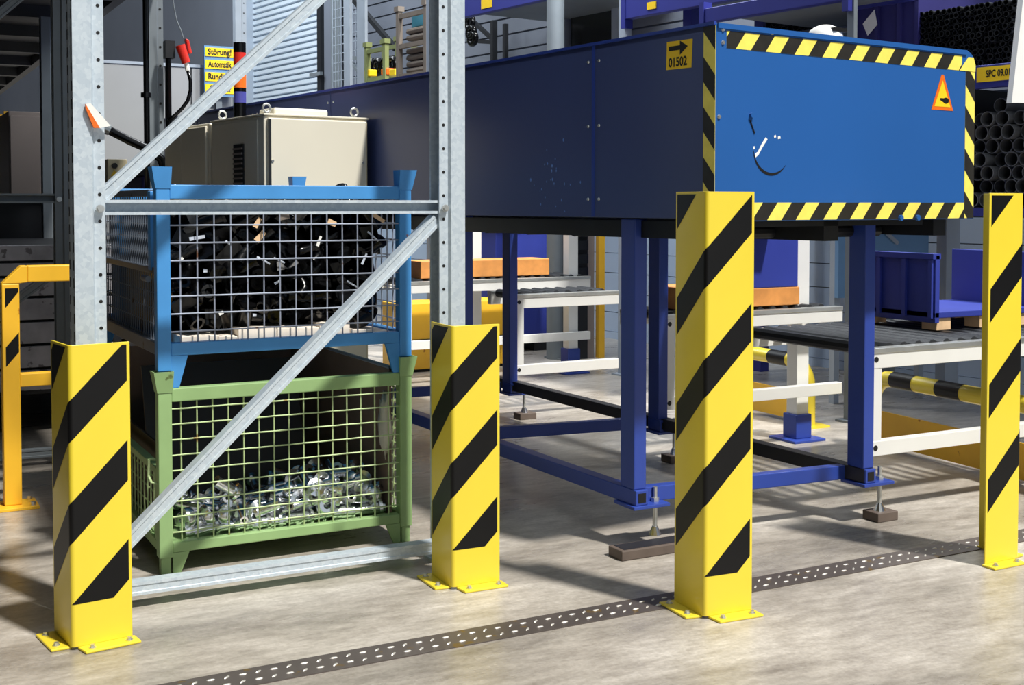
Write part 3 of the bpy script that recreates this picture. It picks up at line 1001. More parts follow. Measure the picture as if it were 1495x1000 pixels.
# hazard tape: each band is a part with its black bars as sub-parts, a hair proud of the paint
def tape(face, u0, u1, v0, v1, horiz, period, lean, first):
    """face(u, v, e): world point; band u0..u1 by v0..v1"""
    q = lambda pts, e: [face(p[0], p[1], e) for p in pts]
    full = [(u0, v0), (u1, v0), (u1, v1), (u0, v1)]
    mb = MB()
    mb.hexa(q(full, 0.0), q(full, 0.0009))
    base = mb.build('hazard_tape', TYEL, ma)
    a, b = (u0, u1) if horiz else (v0, v1)
    c0, c1 = (v0, v1) if horiz else (u0, u1)
    s = a + first - period * 2
    while s < b:
        e0, e1 = s, s + period * 0.5
        lo0, lo1 = e0, e1
        hi0, hi1 = e0 + lean, e1 + lean
        cl = lambda w: min(max(w, a), b)
        poly = []
        # clip the slanted bar against the band ends
        pts = [(lo0, c0), (lo1, c0), (hi1, c1), (hi0, c1)]

        def clip(ps, lim, sign):
            out = []
            for i in range(len(ps)):
                p0, p1 = ps[i], ps[(i + 1) % len(ps)]
                i0, i1 = sign * (p0[0] - lim) >= 0, sign * (p1[0] - lim) >= 0
                if i0:
                    out.append(p0)
                if i0 != i1:
                    t_ = (lim - p0[0]) / (p1[0] - p0[0])
                    out.append((lim, p0[1] + t_ * (p1[1] - p0[1])))
            return out
        pts = clip(clip(pts, a, 1), b, -1) if pts else []
        if len(pts) >= 3:
            if not horiz:
                pts = [(p[1], p[0]) for p in pts]
            m2 = MB()
            m2.prism(pts, lambda p, k: face(p[0], p[1], 0.0008 + 0.0007 * k))
            m2.build('black_bar', TBLK, base)
        s += period


ff = lambda u, v, e: ME @ Vector((u, -e, v))
fs = lambda u, v, e: ME @ Vector((-e, u, v))
tape(ff, 0.045, 1.19, 1.640, 1.692, True, 0.128, 0.040, 0.0 - 0.026)
tape(ff, 0.0, WE - 0.055, ZB + 0.003, ZB + 0.058, True, 0.128, 0.046, 0.03)
tape(ff, WE - 0.056, WE - 0.003, ZB + 0.003, 1.665, False, 0.152, -0.06, 0.02)
tape(fs, 0.0, 0.052, ZB + 0.003, ZT - 0.008, False, 0.152, 0.06, 0.06)
# folded corner of the tape, upper right
cp = [(1.175, 1.640), (WE - 0.003, 1.640), (WE - 0.002, 1.662), (WE - 0.014, 1.690), (1.225, 1.690)]
MB().prism(cp, lambda p, k: ff(p[0], p[1], 0.001 + 0.0012 * k)).build('tape_corner', TYEL, ma)
# folded edges of the end panel
MB(ME).box(0.006, WE - rc, -0.006, 0.0, ZT - 0.016, ZT).build('end_flange', TBLUE, ma)
for u, v in ((0.03, 1.695), (0.24, 1.700), (0.015, 1.43), (0.03, 1.655)):
    MB().tube(ff(u, v, 0), ff(u, v, 0.005), 0.007, 10, 0.005).build('screw', ZINC, ma)
for u in (0.86, 0.95):
    MB().tube(ff(u, ZB + 0.006, 0), ff(u, ZB + 0.006, 0.010), 0.010, 8).build('screw', TBLUE, ma)

# pressed disc cover with lifted lower lip and a knob, pale scraped paint on it
cx, cz, rr_ = 0.243, 1.345, 0.082
lipmb = MB()
pts = []
for k in range(15):
    a = R(190 + k * 9.0)
    pts.append(ff(cx + rr_ * math.cos(a), cz + rr_ * math.sin(a), 0.001))
for i in range(len(pts) - 1):
    wid = 0.008 * math.sin((i + 0.5) / 14 * math.pi) + 0.001
    a0, a1 = pts[i], pts[i + 1]
    ce = ff(cx, cz, 0.001)
    lipmb.add([a0, a1, a1 + (a1 - ce).normalized() * wid, a0 + (a0 - ce).normalized() * wid], [(0, 1, 2, 3)])
lipmb.build('pressed_slot', INK, ma)
MB().path([ff(0.145, 1.425, 0.002), ff(0.155, 1.405, 0.002), ff(0.165, 1.385, 0.002)], 0.002, 6).build('pull_wire', DARK, ma)
MB().tube(ff(0.150, 1.440, 0), ff(0.150, 1.440, 0.010), 0.009, 10).build('knob', TBLUE, ma)
sc = MB()
for pl in ([(0.170, 1.310), (0.183, 1.318), (0.200, 1.342), (0.222, 1.368), (0.214, 1.374), (0.196, 1.352), (0.180, 1.328), (0.168, 1.322)],
           [(0.252, 1.372), (0.260, 1.376), (0.258, 1.383), (0.250, 1.380)], [(0.268, 1.370), (0.280, 1.372), (0.278, 1.380), (0.268, 1.378)], [(0.160, 1.335), (0.167, 1.336), (0.166, 1.345), (0.161, 1.344)]):
    sc.prism(pl, lambda p, k: ff(p[0], p[1], 0.0002 + 0.0006 * k))
sc.build('scraped_paint', PAPER, ma, label='scraped pale patch of bare metal')

sc = MB()
for k in range(26):
    u, v = 0.86 + random.gauss(0, 0.07), 1.25 + random.gauss(0, 0.06)
    w_ = random.uniform(0.0015, 0.004)
    if v > ZB + 0.02:
        sc.prism([(u - w_, v), (u, v - w_ * 2), (u + w_, v), (u, v + w_ * 2)], lambda p, k: fs(p[0], p[1], 0.0002 + 0.0005 * k))
tag(sc.build('paint_chips', mat('chip_blue', (110, 150, 220), 0.5), ma, label='pale blue chips in the blue side paint'), kind='stuff')
# warning triangle
tu, tv = 1.082, 1.553
MB().prism([(tu - 0.060, tv - 0.058), (tu + 0.060, tv - 0.058), (tu + 0.006, tv + 0.066), (tu - 0.006, tv + 0.066)], lambda p, k: ff(p[0], p[1], 0.0002 + 0.001 * k)).build('warning_sign', ORG, ma, label='orange edged yellow warning triangle')
MB().prism([(tu - 0.044, tv - 0.046), (tu + 0.044, tv - 0.046), (tu, tv + 0.046)], lambda p, k: ff(p[0], p[1], 0.0012 + 0.0006 * k)).build('warning_sign', SIGNY, ma)
sym = MB()
sym.prism([(tu + 0.018 + 0.017 * math.cos(R(30 * k)), tv - 0.024 + 0.011 * math.sin(R(30 * k))) for k in range(12)], lambda p, k: ff(p[0], p[1], 0.0018 + 0.0005 * k))
sym.prism([(tu - 0.014, tv - 0.023), (tu + 0.004, tv - 0.030), (tu + 0.006, tv - 0.016), (tu - 0.013, tv - 0.016)], lambda p, k: ff(p[0], p[1], 0.0018 + 0.0005 * k))
sym.build('warning_symbol', INK, ma)

# yellow arrow sign on the long side: horizontal on the face runs towards the end panel
g = lambda x, z, e=0.0: ME @ Vector((-e, 0.165 - x, z))      # x grows to the right as seen from the aisle
MB().hexa([g(-0.058, 1.590), g(0.058, 1.588), g(0.058, 1.588, 0.0012), g(-0.058, 1.590, 0.0012)],
          [g(-0.056, 1.678), g(0.063, 1.676), g(0.063, 1.676, 0.0012), g(-0.056, 1.678, 0.0012)]).build('arrow_sign', SIGNY, ma, label='yellow sign with a black arrow and number')
MB().prism([(-0.046, 1.648), (0.006, 1.648), (0.006, 1.632), (0.042, 1.656), (0.006, 1.676), (0.006, 1.662), (-0.046, 1.662)], lambda p, k: g(p[0], p[1], 0.0013 + 0.0006 * k)).build('arrow', INK, ma)
text_mesh('01502', 0.05, INK, lambda x, y: g(x - 0.004, 1.610 + y * 0.80, 0.0016), ma, width=0.086)

# ---- legs and base frame (bolted to the box)
LP = [(2.300, 3.45), (2.262, 4.70), (2.20, 5.95)]
RP = [(3.222, 3.335), (3.150, 4.53), (3.085, 5.83)]
for (x, y) in LP + RP:
    lg = MB().box(x, x + 0.05, y, y + 0.085, 0.20, ZB + 0.004).build('leg', LEGB, ma, bevel=0.004)
    bz = 0.148
    MB().box(x - 0.012, x + 0.135, y - 0.02, y + 0.105, bz - 0.012, bz).build('foot_plate', LEGB, ma, bevel=0.002)
    bxm = MB()
    bxm.box(x + 0.005, x + 0.062, y - 0.016, y - 0.010, bz, bz + 0.05)
    MB().box(x, x + 0.05, y - 0.012, y + 0.085, bz, 0.20).build('rail_end', LEGB, ma, bevel=0.003)
    MB().box(x + 0.010, x + 0.040, y - 0.0135, y - 0.0115, bz + 0.010, bz + 0.042).build('rail_opening', INK, ma)
    ft = MB().tube((x + 0.10, y + 0.02, 0.045), (x + 0.10, y + 0.02, bz + 0.05), 0.008, 10).build('levelling_foot', ZINC, ma, smooth=40)
    MB().tube((x + 0.10, y + 0.02, bz), (x + 0.10, y + 0.02, bz + 0.014), 0.015, 6).build('nut', ZINC, ft)
    MB().tube((x + 0.10, y + 0.02, 0.034), (x + 0.10, y + 0.02, 0.062), 0.022, 12, 0.010).build('socket', STEEL, ft)
# long base rails
for pts, m_ in ((LP, LEGB), (RP, RAILB)):
    (xA, yA), (xB, yB) = pts[0], pts[-1]
    MB().bar((xA + 0.025, yA - 0.005, 0.174), (xB + 0.025, yB + 0.4, 0.186), 0.05, 0.052).build('base_rail', m_, ma, bevel=0.003)
for (a, b) in zip(LP, RP):
    MB().bar((a[0] + 0.05, a[1] + 0.05, 0.172), (b[0], b[1] + 0.11, 0.172), 0.04, 0.052).build('crossbar', LEGB, ma, bevel=0.003)
# packing pieces under the feet: loose
for k, (x, y) in enumerate(LP[:1]):
    pk = thing('floor_pad', 'long brown steel packing bar under the left front foot of the blue machine', 'pad', (x + 0.08, y - 0.03, 0))
    MB().box(2.185, 2.60, 3.345, 3.43, 0, 0.034).build('bar', PADB, pk, bevel=0.004)
    MB().box(2.20, 2.585, 3.355, 3.42, 0.0335, 0.0352).build('recess', RAILB, pk)
for k, (x, y, nm) in enumerate(((RP[0][0], RP[0][1], 'right front'), (LP[1][0], LP[1][1], 'left middle'), (RP[1][0], RP[1][1], 'right middle'), (LP[2][0], LP[2][1], 'left rear'), (RP[2][0], RP[2][1], 'right rear'))):
    o = MB().box(x + 0.055, x + 0.155, y - 0.02, y + 0.06, 0, 0.034).build('floor_pad', PADB, loc=(x + 0.105, y + 0.02, 0), bevel=0.003)
    tag(o, 'small brown packing block under the %s foot of the blue machine' % nm, 'pad')


# ------------------------------------------------------------------ conveyor lanes leaving the machine to the right
def lane(label, x0, x1, y0, depth, zt, posts, foot_z=0.12):
    t = thing('roller_conveyor', label, 'conveyor', (x0, y0, 0))
    for yy in (y0, y0 + depth):
        MB().box(x0, x1, yy, yy + 0.04, zt - 0.075, zt - 0.02).build('top_rail', ALU, t, bevel=0.002)
        MB().box(x0, x1, yy - 0.004, yy + 0.044, zt - 0.020, zt).build('guide_rail', ZINC, t, bevel=0.002)
        if yy == y0:
            MB().box(x0, x1, yy, yy + 0.04, 0.235, 0.290).build('lower_rail', ALU, t, bevel=0.002)
        if yy == y0:
            MB().box(x0 + 0.005, x0 + 0.05, yy + 0.002, yy + 0.038, 0.285, zt - 0.07).build('post', ALU, t, bevel=0.002)
        for zz in ((zt - 0.042, 0.265) if yy == y0 else ()):
            MB().tube((x0 + 0.02, yy - 0.001, zz), (x0 + 0.02, yy + 0.001, zz), 0.011, 10).build('end_hole', INK, t)
    for (px_, hh, dy) in posts:
        MB().box(px_, px_ + 0.075, y0 + dy, y0 + dy + 0.075, foot_z, hh).build('post', ALU, t, bevel=0.003)
        MB().box(px_ - 0.012, px_ + 0.087, y0 + dy - 0.012, y0 + dy + 0.087, 0.012, foot_z).build('foot_block', LEGB, t, bevel=0.004)
        MB().box(px_ - 0.06, px_ + 0.135, y0 + dy - 0.06, y0 + dy + 0.135, 0.0, 0.012).build('foot_plate', LEGB, t, bevel=0.002)
    n = int((x1 - x0) / 0.075)
    for k in range(n):
        x = x0 + 0.05 + k * 0.075
        MB().tube((x, y0 + 0.042, zt - 0.012), (x, y0 + depth - 0.002, zt - 0.012), 0.024, 10).build('roller', DARK, t)
    return t


lane('white framed roller conveyor nearest the camera, right of the blue machine', 3.285, 4.62, 3.36, 0.75, 0.635, ((4.5, 0.56, 0.02),))
lane('white framed roller conveyor in the middle, with a tall white post', 3.21, 4.26, 4.56, 0.34, 0.665, ((4.06, 1.08, 0.10),), 0.13)
lane('white framed roller conveyor third from the camera under the blue machine', 3.14, 3.80, 5.86, 0.30, 0.675, (), 0.17)
lane('white framed roller conveyor farthest back, carrying the long wooden beam', 3.06, 4.44, 7.2, 0.40, 0.67, ((4.30, 1.08, 0.06),), 0.17)

# goods on the lanes
def tray(label, x, y, z, w, d, h, m, name='blue_tray'):
    t = thing(name, label, 'container', (x, y, z))
    MB().box(x, x + w, y, y + d, z + 0.05, z + 0.075).build('base', m, t, bevel=0.003)
    MB().box(x, x + 0.025, y, y + d, z + 0.03, z + h).build('side_wall', m, t, bevel=0.003)
    MB().box(x + w - 0.025, x + w, y, y + d, z + 0.03, z + h).build('side_wall', m, t, bevel=0.003)
    for k in range(4):
        yy = y + 0.01 + k * (d - 0.03) / 3
        MB().box(x - 0.012, x + 0.001, yy, yy + 0.02, z + 0.05, z + h - 0.02).build('rib', m, t)
    MB().box(x - 0.014, x + 0.03, y, y + d, z + h - 0.018, z + h + 0.004).build('top_edge', m, t)
    for fx in (x + 0.02, x + w / 2 - 0.04, x + w - 0.10):
        for fy in (y + 0.01, y + d - 0.09):
            MB().box(fx, fx + 0.08, fy, fy + 0.08, z, z + 0.05).build('wood_foot', WOOD, t)
    return t


tray('blue U shaped steel tray on wooden feet on the nearest conveyor', 3.88, 3.62, 0.648, 0.62, 0.46, 0.31, BOXB)
bx = thing('blue_bin', 'tall plain blue bin on a wooden block on the middle conveyor', 'container', (3.94, 4.66, 0.77))
MB().box(3.72, 4.02, 4.61, 4.88, 0.765, 1.06).build('body', BOXB, bx, bevel=0.006)
MB().box(3.71, 4.03, 4.605, 4.885, 1.035, 1.06).build('rim', BOXB, bx, bevel=0.003)
MB().box(3.712, 3.722, 4.68, 4.71, 0.78, 1.03).box(3.712, 3.722, 4.84, 4.87, 0.78, 1.03).build('rib', BOXB, bx)
o = MB().box(3.70, 4.03, 4.61, 4.88, 0.678, 0.765).build('wooden_block', WOODO, loc=(3.86, 4.9, 0.678), bevel=0.004)
tag(o, 'thick orange brown wooden block under the blue bin on the middle conveyor', 'block')
o = MB().box(3.33, 3.58, 4.61, 4.88, 0.678, 0.78).build('wooden_block', WOODO, loc=(3.45, 4.8, 0.678), bevel=0.004)
tag(o, 'wooden block seen just left of the tall bollard on the middle conveyor', 'block')
a, b = on_y(614, 377, 7.26), on_y(802, 400, 7.26)
o = MB().box(a.x, b.x, 7.26, 7.5, 0.683, 0.795).build('wooden_block', WOODO, loc=((a.x + b.x) / 2, 7.38, 0.683), bevel=0.004)
tag(o, 'long wooden beam lying on the farthest conveyor behind the galvanised upright', 'block')
MBx = on_y(1110, 350, 4.6)
o = MB().box(MBx.x - 0.08, MBx.x + 0.06, 4.50, 4.59, 1.02, 1.10).build('motor_box', DARK, ma)

# steel sheet and posts standing behind the near tray
p0, p1 = on_y(1262, 366, 5.4), on_y(1356, 330, 5.4)
sh = thing('steel_sheet_rack', 'pale steel blue sheet with a slanting brace behind the blue tray', 'panel', (p0.x, 5.4, 0))
MB().box(p0.x - 0.2, p1.x, 5.40, 5.43, 0.62, 1.10).build('sheet', SHEETB, sh)
MB().bar((p0.x - 0.05, 5.385, 1.14), (p0.x + 0.25, 5.385, 0.93), 0.012, 0.02).build('brace', LPOST, sh)
for x in (p0.x - 0.2, p1.x - 0.04):
    MB().box(x, x + 0.04, 5.43, 5.47, 0, 1.10).build('post', LPOST, sh)
p0, p1 = on_y(1381, 440, 5.34), on_y(1402, 335, 5.34)
o = MB().box(p0.x, p1.x, 5.34, 5.42, 0, 1.10).build('white_post', LPOST, loc=(p0.x, 5.34, 0), bevel=0.004)
tag(o, 'pale grey square post standing behind the blue tray', 'post')

# ------------------------------------------------------------------ floor hoop guards with yellow plate
def hoop(label, a, b, h, rt=0.038):
    a, b = Vector(a), Vector(b)
    t = thing('hoop_guard', label, 'barrier', tuple((a + b) / 2), 0)
    d = (b - a)
    L = d.length
    u = d.normalized()
    pts = []
    rb = 0.13
    pts.append(a + Vector((0, 0, 0.01)))
    for k in range(7):
        an = R(15 * k)
        pts.append(a + u * (rb - rb * math.cos(an)) + Vector((0, 0, h - rb + rb * math.sin(an))))
    for k in range(7):
        an = R(90 - 15 * k)
        pts.append(b - u * (rb - rb * math.cos(an)) + Vector((0, 0, h - rb + rb * math.sin(an))))
    pts.append(b + Vector((0, 0, 0.01)))
    MB().path(pts, rt, 14).build('tube', YEL, t, smooth=50)
    s = rb + 0.02
    while s + 0.13 < L - rb:
        MB().tube(a + u * s + Vector((0, 0, h)), a + u * (s + 0.15) + Vector((0, 0, h)), rt + 0.001, 14, None, False).build('black_band', BLK, t, smooth=True)
        s += 0.30
    nrm = Vector((-u.y, u.x, 0))
    pl = MB()
    q0, q1 = a + u * rt, b - u * rt
    pl.hexa([q0 + nrm * 0.006 + Vector((0, 0, 0.02)), q1 + nrm * 0.006 + Vector((0, 0, 0.02)), q1 - nrm * 0.006 + Vector((0, 0, 0.02)), q0 - nrm * 0.006 + Vector((0, 0, 0.02))],
            [q0 + nrm * 0.006 + Vector((0, 0, h * 0.52)), q1 + nrm * 0.006 + Vector((0, 0, h * 0.52)), q1 - nrm * 0.006 + Vector((0, 0, h * 0.52)), q0 - nrm * 0.006 + Vector((0, 0, h * 0.52))])
    pl.build('plate', ORY, t)
    for e in (a, b):
        MB().box(e.x - 0.08, e.x + 0.08, e.y - 0.08, e.y + 0.08, 0, 0.01).build('foot_plate', YEL, t)


hoop('yellow black banded hoop guard beyond the nearest conveyor', (4.325, 4.42, 0), (4.22, 3.0, 0), 0.335)
hoop('yellow black banded hoop guard under the middle conveyor, left of a white post', (4.39, 4.95, 0), (4.40, 5.66, 0), 0.335)
# yellow guard seen through the gap beside the short right bollard
a, b = on_y(678, 440, 7.8), on_y(744, 540, 7.8)
o = thing('yellow_cabinet', 'plain yellow guard housing on the floor seen between rack upright and machine leg', 'guard', ((a.x + b.x) / 2, 7.8, 0))
MB().box(a.x - 0.5, b.x, 7.8, 8.1, 0.02, a.z).build('body', ORY, o, bevel=0.006)
MB().box(a.x - 0.5, b.x, 7.792, 7.8, a.z - 0.27, a.z - 0.25).build('seam', DARK, o)
MB().box(a.x - 0.48, b.x - 0.02, 7.83, 8.08, 0, 0.02).build('plinth', DARK, o)
# tall thin yellow post and dark control mast beyond the far conveyor
p = on_y(878, 430, 7.9)
o = MB().box(p.x - 0.02, p.x + 0.03, 7.9, 7.95, 0, 1.5).build('yellow_post', ORY, loc=(p.x, 7.9, 0))
tag(o, 'thin upright yellow post beyond the farthest conveyor', 'post')
p = on_y(848, 430, 7.9)
t = thing('control_mast', 'dark mast with small control units beyond the farthest conveyor', 'mast', (p.x, 7.9, 0))
MB().box(p.x - 0.06, p.x + 0.06, 7.9, 8.0, 0, 1.5).build('mast', DARK, t)
for k in range(5):
    MB().box(p.x - 0.05, p.x + 0.05, 7.875, 7.9, 0.62 + k * 0.10, 0.69 + k * 0.10).build('unit', GLASSD, t)
MB().box(p.x + 0.06, p.x + 0.13, 7.92, 7.98, 0, 1.5).build('side_channel', TAUPE, t)
# white post and cabinet behind on the left of the gap
a, b = on_y(683, 380, 7.68), on_y(701, 330, 7.68)
o = MB().box(a.x, b.x, 7.66, 7.74, 0, 1.2).build('white_post', ALU, loc=(a.x, 7.7, 0), bevel=0.004)
tag(o, 'white aluminium post beside the yellow guard housing, by the galvanised upright', 'post')
a, b = on_y(795, 355, 8.5), on_y(740, 330, 8.5)
bx = thing('blue_bin', 'large blue bin standing far behind the farthest conveyor', 'container', (b.x, 8.5, 0))
MB().box(b.x - 0.1, a.x + 0.1, 8.5, 9.1, 0.1, 0.98).build('body', BOXB, bx, bevel=0.006)
MB().box(b.x - 0.12, a.x + 0.12, 8.48, 9.12, 0.96, 1.0).build('rim', BOXB, bx)
for x in (b.x, a.x):
    MB().box(x - 0.08, x + 0.08, 8.52, 9.08, 0, 0.1).build('foot', DARK, bx)

# ------------------------------------------------------------------ orange-yellow barrier on the left
ba = thing('guard_rail', 'orange yellow square tube guard rail with worn black stripes at left', 'barrier', (0.51, 5.03, 0))
x0, x1, y = 0.482, 0.545, 5.03
po = MB()
po.hexa([(x0, y, 0.012), (x1, y, 0.012), (x1, y + 0.063, 0.012), (x0, y + 0.063, 0.012)],
        [(x0, y, 0.862), (x1, y, 0.862), (x1, y + 0.063, 0.862), (x0, y + 0.063, 0.862)])
po.build('post', ORY, ba, bevel=0.004)
MB().prism([(x0, 0.862), (x1, 0.862), (0.585, 0.862 + 0.0), (0.585, 0.93), (x0 + 0.07, 0.93)][:2] + [(0.575, 0.866), (0.575, 0.929), (0.552, 0.929)],
           lambda p, k: (p[0], y + k * 0.063, p[1])).build('mitre', ORY, ba, bevel=0.003)
MB().box(0.575, 0.80, y, y + 0.063, 0.866, 0.929).build('top_rail', ORY, ba, bevel=0.004)
MB().box(x1, 0.80, y + 0.006, y + 0.057, 0.464, 0.514).build('middle_rail', ORY, ba, bevel=0.003)
MB().box(0.74, 0.80, y, y + 0.063, 0.012, 0.866).build('post', ORY, ba, bevel=0.004)
for xx in (x0, 0.74):
    MB().box(xx - 0.055, min(xx + 0.12, 0.815), y - 0.05, y + 0.10, 0, 0.012).build('foot_plate', ORY, ba, bevel=0.002)
for xx, yy in ((x0 - 0.035, y - 0.03), (x0 + 0.098, y - 0.03), (x0 - 0.035, y + 0.08), (x0 + 0.098, y + 0.08)):
    MB().tube((xx, yy, 0.012), (xx, yy, 0.026), 0.010, 6).build('anchor_bolt', ZINC, ba)
for zl, zh in ((0.77, 0.845), (0.545, 0.675)):
    e = 0.0008
    MB().prism([(x0 + 0.012, zl), (x1 - 0.004, zl + 0.06 if zl > 0.7 else zl + 0.055), (x1 - 0.004, zh), (x0 + 0.012, zh if zl > 0.7 else zh - 0.055)], lambda p, k: (p[0], y - e * k, p[1])).build('stripe', BLK, ba)

# ------------------------------------------------------------------ weathered plank crate behind the barrier
cr = thing('plank_crate', 'long grey weathered plank crate behind the orange yellow barrier', 'crate', (0.3, 6.6, 0))
zb = [0.22, 0.335, 0.455, 0.575, 0.695, 0.80, 0.875, 0.965]
for k, (a, b) in enumerate(zip(zb, zb[1:])):
    off = random.uniform(-0.006, 0.006)
    for xs in ((-1.2, 0.36), (0.365, 1.30)):
        MB().box(xs[0], xs[1], 6.6 + off, 6.63 + off, a + 0.007, b - 0.007).build('plank', PLANK, cr, bevel=0.003)
    MB().box(1.27, 1.30, 6.64, 8.2, a + 0.007, b - 0.007).build('plank', PLANK, cr, bevel=0.003)
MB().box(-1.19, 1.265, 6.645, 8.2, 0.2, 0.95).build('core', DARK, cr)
for x in (-1.1, 0.0, 1.1):
    MB().box(x, x + 0.12, 6.62, 8.1, 0, 0.2).build('skid', DARK, cr)
MB().box(1.20, 1.24, 6.57, 6.60, 0.78, 0.93).build('hasp', GPOST, cr)

# ------------------------------------------------------------------ cabinets and machine parts in the left background
MC = Matrix.Translation((1.549, 5.15, 0)) @ Matrix.Rotation(R(7), 4, 'Z')
cc = thing('control_cabinet', 'cream steel control cabinet with lifting eyes behind the blue stillage', 'cabinet', (1.549, 5.15, 0), R(7))
MB(MC).box(0, 0.50, 0.02, 0.62, 0.06, 1.545).build('body', CREAM, cc, bevel=0.006)
MB(MC).box(0.012, 0.488, 0.0, 0.02, 0.10, 1.535).build('door', CREAM, cc, bevel=0.006)
MB(MC).box(0.013, 0.024, -0.0015, 0.004, 0.10, 1.53).build('gasket', DARK, cc)
MB(MC).box(0.480, 0.486, -0.0015, 0.004, 0.10, 1.53).build('gasket', BEIGE, cc)
MB(MC).box(0.02, 0.48, 0.05, 0.60, 0, 0.06).build('plinth', DARK, cc)
MB(MC).box(-0.004, 0.504, 0.012, 0.63, 1.545, 1.553).build('roof', CREAM, cc, bevel=0.002)
for x, y in ((0.03, 0.06), (0.455, 0.06), (0.03, 0.56), (0.455, 0.56)):
    ey = MB(MC)
    ey.path([(x + 0.018 * math.cos(R(k * 30)), y, 1.579 + 0.018 * math.sin(R(k * 30))) for k in range(13)], 0.005, 8, False)
    ey.tube((x, y, 1.550), (x, y, 1.562), 0.012, 10)
    ey.build('lifting_eye', ZINC, cc, smooth=40)
for z in (0.5, 1.45):
    MB(MC).tube((0.03, 0.0, z - 0.1), (0.03, -0.004, z - 0.1), 0.006, 8).build('screw', ZINC, cc)
    MB(MC).tube((0.465, 0.0, z - 0.1), (0.465, -0.004, z - 0.1), 0.006, 8).build('lock', ZINC, cc)
MB(MC).box(0.15, 0.42, 0.25, 0.42, 1.553, 1.60).build('roof_unit', CREAM, cc, bevel=0.01)
c2 = thing('control_cabinet', 'shaded taupe control cabinet with a vent grille left of the cream one', 'cabinet', (1.549, 5.8, 0), R(7))
MB(MC).box(-0.002, 0.44, 0.64, 1.22, 0.0, 1.545).build('body', CREAM, c2, bevel=0.006)
MB(MC).box(-0.016, -0.002, 0.66, 0.98, 0.1, 1.53).build('side_door', CREAM, c2, bevel=0.004)
MB(MC).box(-0.016, -0.002, 0.985, 1.21, 0.1, 1.53).build('side_door', CREAM, c2, bevel=0.004)
MB(MC).box(-0.006, 0.0, 0.08, 0.60, 0.10, 1.53).build('side_panel', CREAM, cc, bevel=0.002)
vg = MB(MC).box(-0.012, -0.005, 0.22, 0.33, 1.22, 1.43).build('vent_grille', DARK, cc)
for k in range(9):
    MB(MC).box(-0.018, -0.012, 0.225, 0.325, 1.23 + k * 0.022, 1.238 + k * 0.022).build('louvre', TAUPE, vg)


# signal tower on the cabinet roof
p = MC @ Vector((0.14, 0.95, 0))
s_ = on_y(350, 100, p.y)
sx, sy = s_.x, p.y
tw = thing('signal_tower', 'stacked signal lamp in red, orange and blue on the taupe cabinet', 'lamp', (sx, sy, 1.545))
zz = 1.545
MB().tube((sx, sy, zz), (sx, sy, zz + 0.05), 0.026, 14).build('base', BLACKP, tw, smooth=40)
zz += 0.05
for hh, m_ in ((0.075, BLACKP), (0.055, BLUL), (0.02, BLACKP), (0.075, ORG), (0.03, BLACKP), (0.07, RED), (0.05, BLACKP)):
    MB().tube((sx, sy, zz), (sx, sy, zz + hh), 0.031, 16).build('lamp_section', m_, tw, smooth=40)
    zz += hh


def grey_upright(label, xl, xr, Y, z1, m=GPOST, z0=0.0, hole=True):
    a, b = on_y(xl, 200, Y), on_y(xr, 200, Y)
    t = thing('rack_upright', label, 'post', ((a.x + b.x) / 2, Y, z0))
    w = b.x - a.x
    f = lambda p, k: (a.x + p[0] * w, Y + p[1], z0 + k * (z1 - z0))
    MB().sheet([(1, 0.012), (1, 0.004), (0.6, 0.004), (0.55, 0), (0, 0), (0, 0.1), (0.55, 0.1), (0.6, 0.096), (1, 0.096), (1, 0.088)], -0.003, f).build('profile', m, t)
    MB().box(a.x - 0.02, b.x + 0.02, Y - 0.02, Y + 0.12, z0, z0 + 0.008).build('base_plate', m, t)
    if hole:
        hb = MB()
        z = z0 + 0.1
        while z < z1 - 0.05:
            hb.tube((a.x + w * 0.78, Y + 0.0025, z), (a.x + w * 0.78, Y + 0.006, z), 0.007, 6)
            z += 0.1
        tag(hb.build('hole', INK, t), kind='stuff')
    return t


grey_upright('dark grey perforated rack upright left of the front galvanised one', 62, 85, 8.4, 2.36)
grey_upright('grey perforated upright beside the red plug, before the pale partition', 219, 240, 6.7, 2.44)
grey_upright('pale grey perforated column standing over the signal tower', 345, 361, 12.4, 4.6, LPOST)
# black pole and cable by that upright
p = on_y(213, 120, 6.6)
pl = thing('black_pole', 'thin black pole with a collar left of the grey perforated upright', 'pole', (p.x, 6.6, 0))
MB().tube((p.x, 6.6, 0.0), (p.x, 6.6, 2.44), 0.013, 10).build('pole', BLACKP, pl)
for z in (1.45, 1.72):
    MB().tube((p.x, 6.6, z), (p.x, 6.6, z + 0.025), 0.026, 12).build('collar', BLACKP, pl)
p = on_y(246, 120, 6.6)
pl = thing('black_pole', 'straight black pole right of the grey perforated upright, holding the plug', 'pole', (p.x, 6.6, 0))
MB().tube((p.x, 6.6, 0.0), (p.x, 6.6, 1.95), 0.015, 10).build('pole', BLACKP, pl)
MB().box(p.x - 0.02, p.x + 0.03, 6.57, 6.63, 1.93, 2.02).build('bracket', DARK, pl)
ZP = lambda x, y: on_y(x, y, 6.55)
pg = thing('red_plug', 'red industrial plug with a black cable hanging by the black pole', 'plug', tuple(ZP(266, 75)))
MB().tube(ZP(263, 66), ZP(272, 92), 0.026, 14, 0.022).build('plug_body', RED, pg, smooth=40)
MB().tube(ZP(272, 92), ZP(274, 103), 0.012, 10).build('gland', PAPER, pg)
MB().hexa([ZP(271, 56), ZP(276, 58), ZP(276, 58) + Vector((0, .04, 0)), ZP(271, 56) + Vector((0, .04, 0))], [ZP(276, 78), ZP(281, 78), ZP(281, 78) + Vector((0, .04, 0)), ZP(276, 78) + Vector((0, .04, 0))]).build('plug_cap', RED, pg, bevel=0.004)
